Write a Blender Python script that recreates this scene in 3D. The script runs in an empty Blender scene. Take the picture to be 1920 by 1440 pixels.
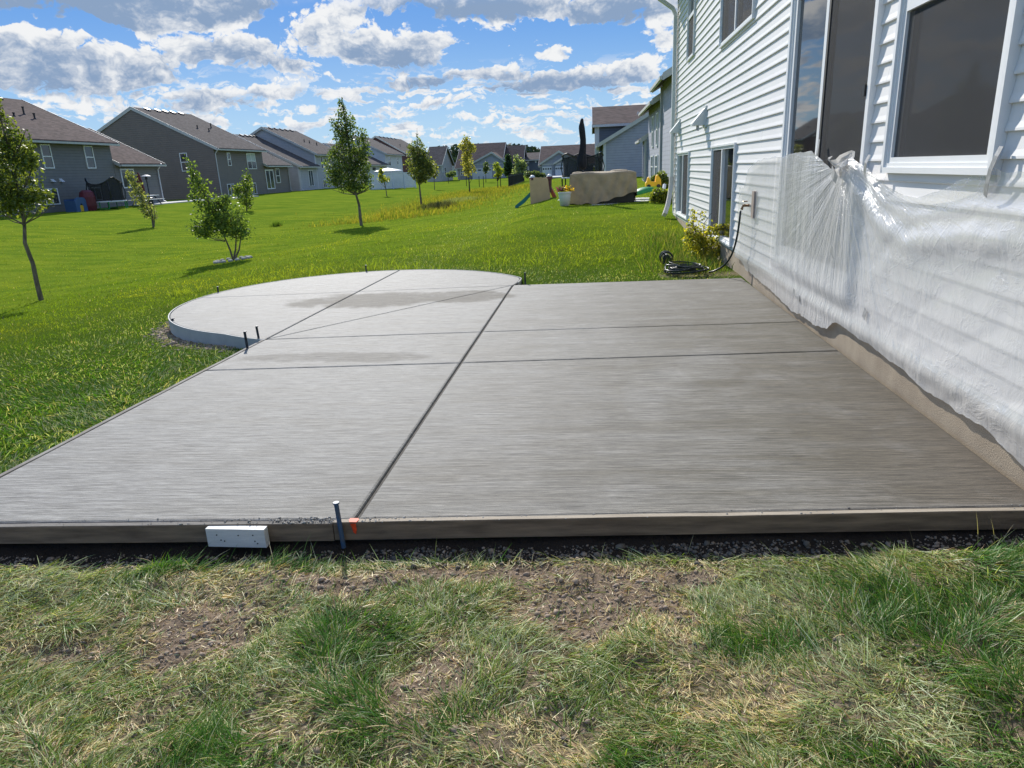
import bpy, math, random
import numpy as np
from mathutils import Matrix, Vector
random.seed(7)
RNG = np.random.default_rng(11)
SC = bpy.context.scene
COL = SC.collection
R = math.radians

# ------------------------------------------------------------------ camera
F_PX, CAM_H = 1300.0, 1.5
_v = np.array([150, -409.4, F_PX]); _v /= np.linalg.norm(_v)
_n = np.cross(_v, np.array([1, -.045, 0.])); _n /= np.linalg.norm(_n)
if _n[1] < 0: _n = -_n
_X = np.cross(_n, _v)
if _X[0] < 0: _X = -_X
AX, AY, AU = _X, _v, -_n
cam = bpy.data.cameras.new('camera'); camo = bpy.data.objects.new('camera', cam); COL.objects.link(camo)
r_ = Vector((AX[0], AY[0], AU[0])); d_ = Vector((AX[1], AY[1], AU[1])); f_ = Vector((AX[2], AY[2], AU[2]))
camo.matrix_world = Matrix(((r_[0], -d_[0], -f_[0], 0), (r_[1], -d_[1], -f_[1], 0), (r_[2], -d_[2], -f_[2], CAM_H), (0, 0, 0, 1)))
cam.sensor_width = 36; cam.lens = F_PX / 1920 * 36
cam.clip_start = .05; cam.clip_end = 3000
SC.camera = camo
SC.view_settings.view_transform = 'Standard'; SC.view_settings.look = 'None'
SC.view_settings.gamma = 1; SC.view_settings.use_curve_mapping = False
SC.view_settings.exposure = 0.35
try:
    SC.cycles.max_bounces = 8; SC.cycles.transparent_max_bounces = 16
    SC.cycles.use_denoising = True
except Exception: pass

def ray(x, y):
    d = np.array([x-960, y-720, F_PX]); return np.array([d@AX, d@AY, d@AU])
def G(x, y, z=0.):                      # point of the horizontal plane z seen at photo pixel (x, y)
    r = ray(x, y); t = (z-CAM_H)/r[2]; return np.array([r[0]*t, r[1]*t, z])
def PX(x, y, X):
    r = ray(x, y); t = X/r[0]; return np.array([X, r[1]*t, r[2]*t+CAM_H])
def PY(x, y, Y):
    r = ray(x, y); t = Y/r[1]; return np.array([r[0]*t, Y, r[2]*t+CAM_H])

# ------------------------------------------------------------------ sun and sky
SUN_EL, SUN_AZ = 34.0, 22.0            # azimuth measured from +Y towards -X
sl = bpy.data.lights.new('sun', 'SUN'); so = bpy.data.objects.new('sun', sl); COL.objects.link(so)
sl.energy = 5.0; sl.angle = R(.53); sl.color = (1, .955, .88)
sdir = Vector((-math.sin(R(SUN_AZ))*math.cos(R(SUN_EL)), math.cos(R(SUN_AZ))*math.cos(R(SUN_EL)), math.sin(R(SUN_EL))))
so.rotation_euler = sdir.to_track_quat('Z', 'Y').to_euler()
so.location = (0, 0, 30)

W = bpy.data.worlds.new('World'); SC.world = W; W.use_nodes = True
nt = W.node_tree; nt.nodes.clear()
def N(t, typ, **kw):
    n = t.nodes.new(typ)
    for k, v in kw.items(): setattr(n, k, v)
    return n
def setin(t, n, key, v):
    s = n.inputs[key]
    if hasattr(v, 'bl_idname') or isinstance(v, bpy.types.NodeSocket): t.links.new(v, s)
    else: s.default_value = v
def M(t, op, *a, clamp=False):
    n = N(t, 'ShaderNodeMath', operation=op); n.use_clamp = clamp
    for i, v in enumerate(a): setin(t, n, i, v)
    return n.outputs[0]
def mapr(t, v, a, b, c=0., d=1., smooth=False):
    n = N(t, 'ShaderNodeMapRange'); n.interpolation_type = 'SMOOTHSTEP' if smooth else 'LINEAR'
    setin(t, n, 'Value', v)
    for k, q in zip(('From Min', 'From Max', 'To Min', 'To Max'), (a, b, c, d)): setin(t, n, k, q)
    return n.outputs[0]
def mixc(t, fac, a, b, mode='MIX'):
    n = N(t, 'ShaderNodeMix', data_type='RGBA', blend_type=mode)
    setin(t, n, 0, fac); 
    for k, v in ((6, a), (7, b)):
        if isinstance(v, (tuple, list)): v = tuple(v)+(1,) if len(v) == 3 else v
        setin(t, n, k, v)
    return n.outputs[2]
def noise(t, vec, scale, detail=4, rough=.55, dist=0., lac=2.):
    n = N(t, 'ShaderNodeTexNoise'); setin(t, n, 'Vector', vec)
    n.inputs['Scale'].default_value = scale; n.inputs['Detail'].default_value = detail
    n.inputs['Roughness'].default_value = rough; n.inputs['Distortion'].default_value = dist
    n.inputs['Lacunarity'].default_value = lac
    return n.outputs['Fac']
def comb(t, x, y, z=0.):
    n = N(t, 'ShaderNodeCombineXYZ')
    for i, v in enumerate((x, y, z)): setin(t, n, i, v)
    return n.outputs[0]

SKY_S = .10
sky = N(nt, 'ShaderNodeTexSky', sky_type='NISHITA'); sky.sun_disc = False
sky.sun_elevation = R(SUN_EL); sky.sun_rotation = R(-SUN_AZ); sky.altitude = 200; sky.air_density = 1.0; sky.dust_density = .25; sky.ozone_density = 1.5
tc = N(nt, 'ShaderNodeTexCoord'); sep = N(nt, 'ShaderNodeSeparateXYZ'); nt.links.new(tc.outputs['Generated'], sep.inputs[0])
sx, sy, sz = sep.outputs
az = M(nt, 'ARCTAN2', sx, sy)
el = M(nt, 'ARCSINE', sz)
P0 = comb(nt, az, M(nt, 'MULTIPLY', el, 1.0))
# domain warp
n1 = noise(nt, P0, 9, 5, .6); n2 = noise(nt, comb(nt, M(nt, 'ADD', az, 7.3), el), 9, 5, .6)
wu = M(nt, 'ADD', az, M(nt, 'MULTIPLY', M(nt, 'SUBTRACT', n1, .5), .10))
wv = M(nt, 'ADD', el, M(nt, 'MULTIPLY', M(nt, 'SUBTRACT', n2, .5), .055))
def azel(px, py):
    r = ray(px, py); r = r/np.linalg.norm(r); return math.atan2(r[0], r[1]), math.asin(r[2])
# px, py, rx, ry, weight, shade bias (positive = whiter)
CLOUDS = [(150, -25, 330, 78, 1.3, -.9), (330, 20, 150, 40, .9, .2), (60, 75, 130, 22, .8, .9), (120, 140, 200, 52, 1.25, -.1), (20, 95, 70, 30, .8, .5), (250, 130, 80, 32, .9, .4),
          (370, 85, 110, 42, 1.0, .35), (480, 112, 130, 38, 1.1, .1), (580, 140, 66, 22, .8, .3), (270, 40, 60, 26, .7, .4), (0, 135, 38, 16, .7, .5),
          (575, 55, 60, 40, .9, .4), (665, 75, 85, 55, 1.1, .1), (760, 95, 105, 48, 1.2, -.1), (640, 20, 70, 30, .6, .4), (830, 70, 50, 16, .6, .6), (700, 0, 120, 28, .7, .7),
          (880, -5, 170, 48, 1.2, -.7), (900, 40, 90, 14, .7, .9), (1060, 8, 140, 34, 1.0, .1), (1190, 10, 110, 45, 1.1, -.2), (1235, 60, 50, 42, .9, .5), (1240, 100, 30, 26, .7, .7),
          (1040, 98, 44, 27, 1.0, .2), (930, 130, 80, 27, 1.0, .3), (1000, 160, 110, 26, 1.1, -.2), (1120, 145, 110, 32, 1.1, .0), (1200, 140, 55, 30, .9, .4), (780, 148, 130, 20, 1.0, -.5),
          (350, 190, 70, 26, .9, .3), (470, 185, 110, 26, .9, .2), (560, 170, 90, 20, .8, .3), (140, 195, 90, 16, .8, .5), (240, 190, 45, 16, .7, .5), (600, 205, 60, 12, .6, .3),
          (860, 190, 110, 18, .9, .5), (760, 205, 80, 18, .8, .4), (1000, 205, 90, 14, .8, .2), (1120, 190, 60, 14, .7, .4), (700, 225, 90, 13, .8, .5), (900, 230, 100, 12, .8, .5), (1010, 245, 90, 11, .8, .4), (820, 255, 110, 10, .8, .5), (500, 225, 80, 12, .7, .5), (420, 208, 60, 12, .7, .4)]
g = bpy.data.node_groups.new('cloud_blob', 'ShaderNodeTree')
for nm in ('u', 'v', 'cu', 'cv', 'ru', 'rv', 'w', 'b', 'sumw', 'sums'): g.interface.new_socket(nm, in_out='INPUT', socket_type='NodeSocketFloat')
for nm in ('sumw', 'sums'): g.interface.new_socket(nm, in_out='OUTPUT', socket_type='NodeSocketFloat')
gi = N(g, 'NodeGroupInput'); go = N(g, 'NodeGroupOutput'); o = gi.outputs
du = M(g, 'DIVIDE', M(g, 'SUBTRACT', o['u'], o['cu']), o['ru']); dv = M(g, 'DIVIDE', M(g, 'SUBTRACT', o['v'], o['cv']), o['rv'])
dvb = M(g, 'MULTIPLY', dv, mapr(g, dv, -.02, .02, 1.5, 1.0))
q = M(g, 'ADD', M(g, 'MULTIPLY', du, du), M(g, 'MULTIPLY', dvb, dvb))
wt = M(g, 'MULTIPLY', M(g, 'MAXIMUM', M(g, 'SUBTRACT', 1.12, q), 0.), o['w'])
sh = M(g, 'ADD', dv, o['b'])
g.links.new(M(g, 'ADD', o['sumw'], wt), go.inputs['sumw'])
g.links.new(M(g, 'ADD', o['sums'], M(g, 'MULTIPLY', wt, sh)), go.inputs['sums'])
sw, ss = None, None
for (px, py, rx, ry, w_, b_) in CLOUDS:
    cu, cv = azel(px, py)
    n = N(nt, 'ShaderNodeGroup'); n.node_tree = g
    nt.links.new(wu, n.inputs['u']); nt.links.new(wv, n.inputs['v'])
    for k, v in (('cu', cu), ('cv', cv), ('ru', rx/1330), ('rv', ry/1330), ('w', w_), ('b', b_)): n.inputs[k].default_value = v
    if sw is not None: nt.links.new(sw, n.inputs['sumw']); nt.links.new(ss, n.inputs['sums'])
    sw, ss = n.outputs['sumw'], n.outputs['sums']
fine = noise(nt, comb(nt, az, M(nt, 'MULTIPLY', el, 1.6)), 26, 8, .62)
bil = M(nt, 'ABSOLUTE', M(nt, 'SUBTRACT', noise(nt, comb(nt, wu, M(nt, 'MULTIPLY', wv, 1.35), .3), 34, 3, .5), .5))
bil2 = M(nt, 'ABSOLUTE', M(nt, 'SUBTRACT', noise(nt, comb(nt, wu, M(nt, 'MULTIPLY', wv, 1.3), .9), 85, 3, .55), .5))
puff = M(nt, 'ADD', M(nt, 'MULTIPLY', bil, 1.), M(nt, 'MULTIPLY', bil2, .55))
shade_l = M(nt, 'ADD', M(nt, 'DIVIDE', ss, M(nt, 'MAXIMUM', sw, .02)), M(nt, 'MULTIPLY', M(nt, 'SUBTRACT', noise(nt, comb(nt, wu, M(nt, 'MULTIPLY', wv, 2.2), 4.), 11, 4, .6), .5), 2.4))
dens_l = mapr(nt, M(nt, 'ADD', M(nt, 'ADD', sw, M(nt, 'MULTIPLY', M(nt, 'SUBTRACT', fine, .5), 1.8)), M(nt, 'MULTIPLY', M(nt, 'SUBTRACT', puff, .16), 2.8)), .44, .80, smooth=True)
# generic cloud deck everywhere (plane mapping), fading in outside the photographed part
iz = M(nt, 'DIVIDE', 1., M(nt, 'ADD', M(nt, 'MAXIMUM', sz, 0.), .05))
gp_ = comb(nt, M(nt, 'MULTIPLY', sx, iz), M(nt, 'MULTIPLY', sy, iz))
gn = noise(nt, gp_, .8, 8, .58); gn2 = noise(nt, comb(nt, M(nt, 'MULTIPLY', sx, iz), M(nt, 'MULTIPLY', M(nt, 'SUBTRACT', sy, .05), iz), .1), .8, 8, .58)
dens_g = mapr(nt, gn, .50, .60, smooth=True)
shade_g = M(nt, 'MULTIPLY', M(nt, 'SUBTRACT', .60, gn), 6.)
inaz = M(nt, 'MULTIPLY', mapr(nt, az, -.95, -.75), mapr(nt, az, .55, .35))
inside = M(nt, 'MULTIPLY', inaz, mapr(nt, el, .27, .20))
# low band of small flat clouds toward the horizon
bandn = M(nt, 'ADD', noise(nt, comb(nt, M(nt, 'MULTIPLY', wu, 1.0), M(nt, 'MULTIPLY', wv, 3.6)), 17, 7, .62), M(nt, 'MULTIPLY', M(nt, 'SUBTRACT', puff, .16), .35))
band = M(nt, 'MULTIPLY', mapr(nt, bandn, .475, .555, smooth=True), mapr(nt, el, .14, .105))
dens = M(nt, 'ADD', M(nt, 'MULTIPLY', M(nt, 'MAXIMUM', dens_l, band), inside), M(nt, 'MULTIPLY', dens_g, M(nt, 'SUBTRACT', 1., inside)), clamp=True)
use_l = M(nt, 'MULTIPLY', inside, mapr(nt, sw, .1, .4))
shade = M(nt, 'ADD', M(nt, 'MULTIPLY', shade_l, use_l), M(nt, 'MULTIPLY', M(nt, 'ADD', M(nt, 'MULTIPLY', M(nt, 'SUBTRACT', bandn, .5), -3.), .3), M(nt, 'SUBTRACT', inside, use_l)))
shade = M(nt, 'ADD', shade, M(nt, 'MULTIPLY', shade_g, M(nt, 'SUBTRACT', 1., inside)))
fine2 = noise(nt, comb(nt, az, M(nt, 'MULTIPLY', el, 1.5), .7), 60, 6, .6)
shade = M(nt, 'ADD', shade, M(nt, 'ADD', M(nt, 'MULTIPLY', M(nt, 'SUBTRACT', fine, .5), 2.2), M(nt, 'MULTIPLY', M(nt, 'SUBTRACT', fine2, .5), 1.1)))
thin = M(nt, 'MULTIPLY', M(nt, 'SUBTRACT', 1., dens), .8)
core = M(nt, 'MULTIPLY', mapr(nt, sw, .55, 1.5), use_l)
shade = M(nt, 'ADD', M(nt, 'SUBTRACT', shade, M(nt, 'MULTIPLY', core, .55)), M(nt, 'MULTIPLY', M(nt, 'SUBTRACT', puff, .13), 3.2))
sf = mapr(nt, M(nt, 'ADD', shade, thin), -1.15, .6, smooth=True)
K = 1/SKY_S
CW = tuple(c*K for c in (.70, .71, .72)); CG = tuple(c*K for c in (.205, .29, .43))
ccol = mixc(nt, sf, CG, CW)
SKYBLUE_LO, SKYBLUE_HI = (.28, .47, .69), (.085, .25, .61)
hs = N(nt, 'ShaderNodeHueSaturation'); nt.links.new(sky.outputs[0], hs.inputs['Color']); hs.inputs['Saturation'].default_value = 1.25; hs.inputs['Value'].default_value = .85
grad = mixc(nt, mapr(nt, el, .02, .22, smooth=True), tuple(c*K for c in SKYBLUE_LO), tuple(c*K for c in SKYBLUE_HI))
skyc = mixc(nt, .85, hs.outputs[0], grad)
fin = mixc(nt, M(nt, 'MULTIPLY', dens, mapr(nt, el, -.01, .02)), skyc, ccol)
bg = N(nt, 'ShaderNodeBackground'); nt.links.new(fin, bg.inputs[0]); bg.inputs[1].default_value = SKY_S
wo = N(nt, 'ShaderNodeOutputWorld'); nt.links.new(bg.outputs[0], wo.inputs[0])
W.cycles.sampling_method = 'MANUAL'; W.cycles.sample_map_resolution = 1024

# ------------------------------------------------------------------ helpers
class MB:
    def __init__(s): s.v, s.f, s.m = [], [], []
    def add(s, vs, fs, mi=0):
        n = len(s.v); s.v += [tuple(map(float, p)) for p in vs]; s.f += [tuple(i+n for i in f) for f in fs]; s.m += [mi]*len(fs); return s
    def box(s, a, b, mi=0, T=None):
        x0, y0, z0 = a; x1, y1, z1 = b
        vs = [(x0,y0,z0),(x1,y0,z0),(x1,y1,z0),(x0,y1,z0),(x0,y0,z1),(x1,y0,z1),(x1,y1,z1),(x0,y1,z1)]
        if T is not None: vs = [T(p) for p in vs]
        return s.add(vs, [(3,2,1,0),(4,5,6,7),(0,1,5,4),(1,2,6,5),(2,3,7,6),(3,0,4,7)], mi)
    def prism(s, poly, axis, a, b, mi=0):       # poly of 2-D points extruded along axis
        def P(p, h):
            return {'x': (h, p[0], p[1]), 'y': (p[0], h, p[1]), 'z': (p[0], p[1], h)}[axis]
        n = len(poly); vs = [P(p, a) for p in poly]+[P(p, b) for p in poly]
        fs = [tuple(range(n))[::-1], tuple(range(n, 2*n))]+[(i, (i+1) % n, n+(i+1) % n, n+i) for i in range(n)]
        return s.add(vs, fs, mi)
    def tube(s, pts, r, n=8, mi=0, caps=True):
        pts = [Vector(p) for p in pts]; rs = r if isinstance(r, (list, tuple)) else [r]*len(pts)
        vs, fs = [], []; up = None
        for i, p in enumerate(pts):
            t = (pts[min(i+1, len(pts)-1)]-pts[max(i-1, 0)]).normalized()
            if up is None:
                up = Vector((0, 0, 1)) if abs(t.z) < .9 else Vector((1, 0, 0))
            a = t.cross(up); 
            if a.length < 1e-5: a = t.cross(Vector((1, .1, 0)))
            a.normalize(); b = a.cross(t).normalized(); up = b
            for k in range(n):
                th = 2*math.pi*k/n; vs.append(p+a*math.cos(th)*rs[i]+b*math.sin(th)*rs[i])
        for i in range(len(pts)-1):
            for k in range(n): fs.append((i*n+k, i*n+(k+1) % n, (i+1)*n+(k+1) % n, (i+1)*n+k))
        if caps: fs += [tuple(range(n))[::-1], tuple((len(pts)-1)*n+k for k in range(n))]
        return s.add(vs, fs, mi)
    def lathe(s, prof, c=(0, 0, 0), n=20, mi=0, sx=1, sy=1):
        vs, fs = [], []
        for (r, z) in prof:
            for k in range(n):
                th = 2*math.pi*k/n; vs.append((c[0]+r*math.cos(th)*sx, c[1]+r*math.sin(th)*sy, c[2]+z))
        for i in range(len(prof)-1):
            for k in range(n): fs.append((i*n+k, i*n+(k+1) % n, (i+1)*n+(k+1) % n, (i+1)*n+k))
        fs += [tuple(range(n))[::-1], tuple((len(prof)-1)*n+k for k in range(n))]
        return s.add(vs, fs, mi)
    def build(s, name, mats, parent=None, smooth=False, loc=None):
        me = bpy.data.meshes.new(name); me.from_pydata(s.v, [], s.f)
        for m_ in (mats if isinstance(mats, (list, tuple)) else [mats]): me.materials.append(m_)
        if isinstance(mats, (list, tuple)): me.polygons.foreach_set('material_index', s.m)
        if smooth: me.polygons.foreach_set('use_smooth', [True]*len(me.polygons))
        me.update()
        return link(name, me, parent, loc)
def link(name, me, parent=None, loc=None):
    o = bpy.data.objects.new(name, me); COL.objects.link(o)
    if parent is not None:
        o.parent = parent
        pl = parent.matrix_world.translation if False else wloc(parent)
        o.location = (-pl[0], -pl[1], -pl[2])
    if loc is not None: o.location = loc
    return o
def wloc(o):
    v = Vector((0, 0, 0))
    while o is not None: v += Vector(o.location); o = o.parent
    return v
def thing(name, label, cat, loc=(0, 0, 0), group=None):
    o = bpy.data.objects.new(name, None); COL.objects.link(o); o.location = loc; o.empty_display_size = .2
    o['label'] = label; o['category'] = cat
    if group: o['group'] = group
    return o
def tag(o, label, cat=None, group=None, kind=None):
    o['label'] = label
    if cat: o['category'] = cat
    if group: o['group'] = group
    if kind: o['kind'] = kind
    return o
def ctree(o, loc, rz=0, s=1, label=None):
    c = o.copy(); COL.objects.link(c); c.location = loc; c.rotation_euler.z = rz; c.scale = (s, s, s)
    if label: c['label'] = label
    for ch in list(o.children):
        d = ch.copy(); COL.objects.link(d); d.parent = c
        for g2 in list(ch.children): e = g2.copy(); COL.objects.link(e); e.parent = d
    return c

def mat(name, col, rough=.6, var=.12, scale=8., bump=0., bscale=60., spec=.4, metal=0., col2=None, stretch=None, alpha=None, detail=5):
    m = bpy.data.materials.new(name); m.use_nodes = True; t = m.node_tree; b = t.nodes['Principled BSDF']
    tcn = N(t, 'ShaderNodeTexCoord'); v = tcn.outputs['Object']
    if stretch:
        mp = N(t, 'ShaderNodeMapping'); t.links.new(v, mp.inputs[0]); mp.inputs['Scale'].default_value = stretch; v = mp.outputs[0]
    c2 = col2 if col2 else tuple(max(0, c*(1-2*var)) for c in col); c1 = col if col2 else tuple(min(1, c*(1+var)) for c in col)
    nf = noise(t, v, scale, detail, .6)
    t.links.new(mixc(t, mapr(t, nf, .3, .7), c1, c2), b.inputs['Base Color'])
    b.inputs['Roughness'].default_value = rough; b.inputs['Specular IOR Level'].default_value = spec; b.inputs['Metallic'].default_value = metal
    if bump:
        bn = noise(t, v, bscale, 4, .6); bp = N(t, 'ShaderNodeBump'); bp.inputs['Strength'].default_value = 1; bp.inputs['Distance'].default_value = bump
        t.links.new(bn, bp.inputs['Height']); t.links.new(bp.outputs[0], b.inputs['Normal'])
    return m

def siding_mat(name, col, course=.11):
    """vinyl lap siding for far walls: fine relief per course"""
    m = mat(name, col, .55, .05, 2.); t = m.node_tree; b = t.nodes['Principled BSDF']
    tcn = N(t, 'ShaderNodeTexCoord'); s_ = N(t, 'ShaderNodeSeparateXYZ'); t.links.new(tcn.outputs['Object'], s_.inputs[0])
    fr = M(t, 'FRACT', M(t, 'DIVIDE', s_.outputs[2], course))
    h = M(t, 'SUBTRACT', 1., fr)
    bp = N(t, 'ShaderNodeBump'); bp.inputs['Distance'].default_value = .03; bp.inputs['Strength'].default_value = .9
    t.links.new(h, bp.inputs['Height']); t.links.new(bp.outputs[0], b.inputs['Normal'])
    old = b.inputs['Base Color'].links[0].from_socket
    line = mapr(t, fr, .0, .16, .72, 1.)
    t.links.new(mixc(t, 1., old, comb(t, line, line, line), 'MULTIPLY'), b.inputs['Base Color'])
    return m
def shingle_mat(name, col, col2):
    m = mat(name, col, 1., .1, 1.2, col2=col2, spec=.08); t = m.node_tree; b = t.nodes['Principled BSDF']
    tcn = N(t, 'ShaderNodeTexCoord'); s_ = N(t, 'ShaderNodeSeparateXYZ'); t.links.new(tcn.outputs['Object'], s_.inputs[0])
    cell = comb(t, M(t, 'FLOOR', M(t, 'MULTIPLY', M(t, 'ADD', s_.outputs[0], s_.outputs[1]), 3.)), M(t, 'FLOOR', M(t, 'MULTIPLY', s_.outputs[2], 13.)))
    wn = N(t, 'ShaderNodeTexWhiteNoise'); t.links.new(cell, wn.inputs['Vector'])
    fr = M(t, 'FRACT', M(t, 'MULTIPLY', s_.outputs[2], 13.))
    old = b.inputs['Base Color'].links[0].from_socket
    k = M(t, 'MULTIPLY', mapr(t, wn.outputs['Value'], 0, 1, .72, 1.15), mapr(t, fr, 0, .2, .75, 1.))
    t.links.new(mixc(t, 1., old, comb(t, k, k, k), 'MULTIPLY'), b.inputs['Base Color'])
    return m
def leaf_mat(name, trans=.45, rough=.45, spec=.35):
    """leaf / blade colour from the per-vertex colour of each leaf, with light through it"""
    m = bpy.data.materials.new(name); m.use_nodes = True; t = m.node_tree; b = t.nodes['Principled BSDF']
    at = N(t, 'ShaderNodeAttribute'); at.attribute_name = 'col'
    t.links.new(at.outputs['Color'], b.inputs['Base Color']); b.inputs['Roughness'].default_value = rough; b.inputs['Specular IOR Level'].default_value = spec
    tr = N(t, 'ShaderNodeBsdfTranslucent')
    tc2 = mixc(t, 1., at.outputs['Color'], (1.5, 1.5, .55), 'MULTIPLY')
    t.links.new(tc2, tr.inputs['Color'])
    mx = N(t, 'ShaderNodeMixShader'); mx.inputs[0].default_value = trans
    t.links.new(b.outputs[0], mx.inputs[1]); t.links.new(tr.outputs[0], mx.inputs[2])
    t.links.new(mx.outputs[0], t.nodes['Material Output'].inputs[0])
    return m

MT = {}
MT['white'] = mat('white_vinyl', (.79, .77, .745), .42, .02, 1.5, spec=.35)
MT['trim'] = mat('white_trim', (.82, .82, .81), .4, .02, 3)
MT['alu'] = mat('aged_white_metal', (.66, .68, .66), .4, .05, 3)
MT['glass'] = mat('dark_glass', (.015, .018, .018), .03, .1, 2, spec=1.0)
MT['glass'].node_tree.nodes['Principled BSDF'].inputs['IOR'].default_value = 1.9
MT['farglass'] = mat('far_glass', (.05, .06, .07), .08, .2, 2, spec=.8)
MT['screen'] = mat('insect_screen', (.055, .052, .05), .75, .1, 400)
MT['black'] = mat('black_plastic', (.015, .015, .016), .4, .1, 20)
MT['steel'] = mat('steel_stake', (.05, .055, .07), .5, .3, 40, .002, 80, metal=.6)
MT['bluesteel'] = mat('blue_painted_stake', (.02, .075, .17), .5, .35, 30, .001, 80, col2=(.06, .08, .11))
MT['foundation'] = mat('parged_foundation', (.40, .33, .24), .9, .15, 3, .004, 140, col2=(.27, .215, .155))
MT['roof1'] = shingle_mat('brown_shingles', (.14, .102, .09), (.10, .077, .07))
MT['roof2'] = shingle_mat('taupe_shingles', (.118, .102, .096), (.088, .077, .074))
MT['soffit'] = mat('soffit_trim', (.50, .50, .48), .6, .05, 2)
MT['greytrim'] = mat('grey_trim', (.38, .39, .41), .6, .05, 2)

# ------------------------------------------------------------------ noise and terrain
_lat = RNG.random((64, 64))
def vnoise(x, y, s, seed=0):
    x = np.asarray(x)*s+seed*13.7+100.; y = np.asarray(y)*s+seed*7.3+100.
    xi = np.floor(x).astype(int); yi = np.floor(y).astype(int); fx = x-xi; fy = y-yi
    fx = fx*fx*(3-2*fx); fy = fy*fy*(3-2*fy)
    L = lambda a, b: _lat[a % 64, b % 64]
    return (L(xi, yi)*(1-fx)+L(xi+1, yi)*fx)*(1-fy)+(L(xi, yi+1)*(1-fx)+L(xi+1, yi+1)*fx)*fy
def fbm(x, y, s, o=4, seed=0):
    r, a, n = 0, .5, 0
    for i in range(o): r = r+a*vnoise(x, y, s*2**i, seed+i*3); n += a; a *= .5
    return r/n
def sm(t): t = np.clip(t, 0, 1); return t*t*(3-2*t)
XA = [-90, -38, -34, -28, -20, -15, -12, -9, -6, -4, 3, 40]
ZN = [0, 0, -.08, -.35, -.85, -1.02, -.84, -.45, -.24, -.13, -.085, .1]
ZM = [0, 0, -.08, -.35, -.75, -.9, -.72, -.56, -.30, -.02, .345, .43]
XM = [-90, -38, -34, -28, -20, -15, -12, -9, -6, -3, -1.5, 40]
XF = [-90, -38, -30, -20, -14, -8, -3, 0, 5, 40]
ZF = [0, 0, -.1, -.4, -.55, -.3, .1, .4, .5, .5]
FE_A, FE_B = G(0, 978), G(1920, 949.5)      # slab front edge
FM_ = G(667, 973)
def front_y(x):
    return np.interp(x, [-6, FE_A[0], FM_[0], FE_B[0], 6], [FE_A[1]-.2, FE_A[1], FM_[1], FE_B[1], FE_B[1]+.4])
def gz(x, y):
    x = np.asarray(x, float); y = np.asarray(y, float)
    a = np.interp(x, XA, ZN); b = np.interp(x, XM, ZM); c = np.interp(x, XF, ZF)
    t1 = sm((y-8.5)/14); t2 = sm((y-34)/26); t3 = sm((y-90)/50)
    z = a*(1-t1)+b*t1
    # lawn close behind the slab is level with it
    k = np.exp(-((y-10)/2.2)**2)*sm((x+6)/4); z = z*(1-.8*k)+k*.8*0.01
    z = z*(1-t2)+c*t2; z = z*(1-t3)+t3*(-.02)
    z = z+(fbm(x, y, .35, 3, 5)-.5)*.10*sm((np.hypot(x, y)-5)/6)
    return z
def in_slab(x, y, grow=0.):
    x = np.asarray(x); y = np.asarray(y)
    xl = np.interp(y, [SL[0][1], SL[1][1]], [SL[0][0], SL[1][0]])
    rect = (x > xl-grow) & (x < 1.97) & (y > front_y(x)-grow) & (y < BK(x)+grow)
    rect &= ~((x < CPT[0]) & (y > 6.6))
    circ = (np.hypot(x-CC[0], y-CC[1]) < CR+grow) & (x < CPT[0]+.2+grow)
    return rect | circ
SL = (G(-5, 897), G(497, 636.5))
CPT = G(962, 534.5)
BKB = G(1393, 520.5)
def BK(x): return np.interp(x, [CPT[0], BKB[0]], [CPT[1], BKB[1]])
# circle end of the patio fitted through its photographed rim
_cp = np.array([G(*p)[:2] for p in [(320, 595), (336.5, 578.4), (387.5, 556.6), (482, 534.7), (591.7, 518.3), (686, 509), (754, 505.5), (810, 504), (883, 505.5), (934, 514.6), (960, 525.6), (325.5, 600), (336, 607.6), (354.7, 616.7), (391, 625.8), (446, 633)]])
_A = np.c_[2*_cp, np.ones(len(_cp))]; _s = np.linalg.lstsq(_A, (_cp**2).sum(1), rcond=None)[0]
CC = _s[:2]; CR = math.sqrt(_s[2]+_s[0]**2+_s[1]**2)
def fg_detail(x, y):
    """clods, tussocks and the trench in front of the form board"""
    d = front_y(x)-.045-y
    k = sm((3.2-y)/.6)*sm((y-.3)/.3)*(d > -.02)
    z = ((fbm(x, y, 5, 4, 2)-.5)*.07+(fbm(x, y, 22, 3, 9)-.5)*.022)*k
    z = z-.035*np.exp(-((d-.05)/.10)**2)*k + .03*np.exp(-((d-.30)/.12)**2)*k*fbm(x, y, 2.5, 2, 4)
    return z
def gz_full(x, y): return gz(x, y)+fg_detail(x, y)
def GT(px, py):
    r = ray(px, py); r = r/r[1]; Y = 1.
    while Y < 400:
        z = CAM_H+r[2]*Y
        if z < gz(r[0]*Y, Y): return np.array([r[0]*Y, Y, float(gz(r[0]*Y, Y))])
        Y *= 1.004
    return np.array([r[0]*Y, Y, 0.])

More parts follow.
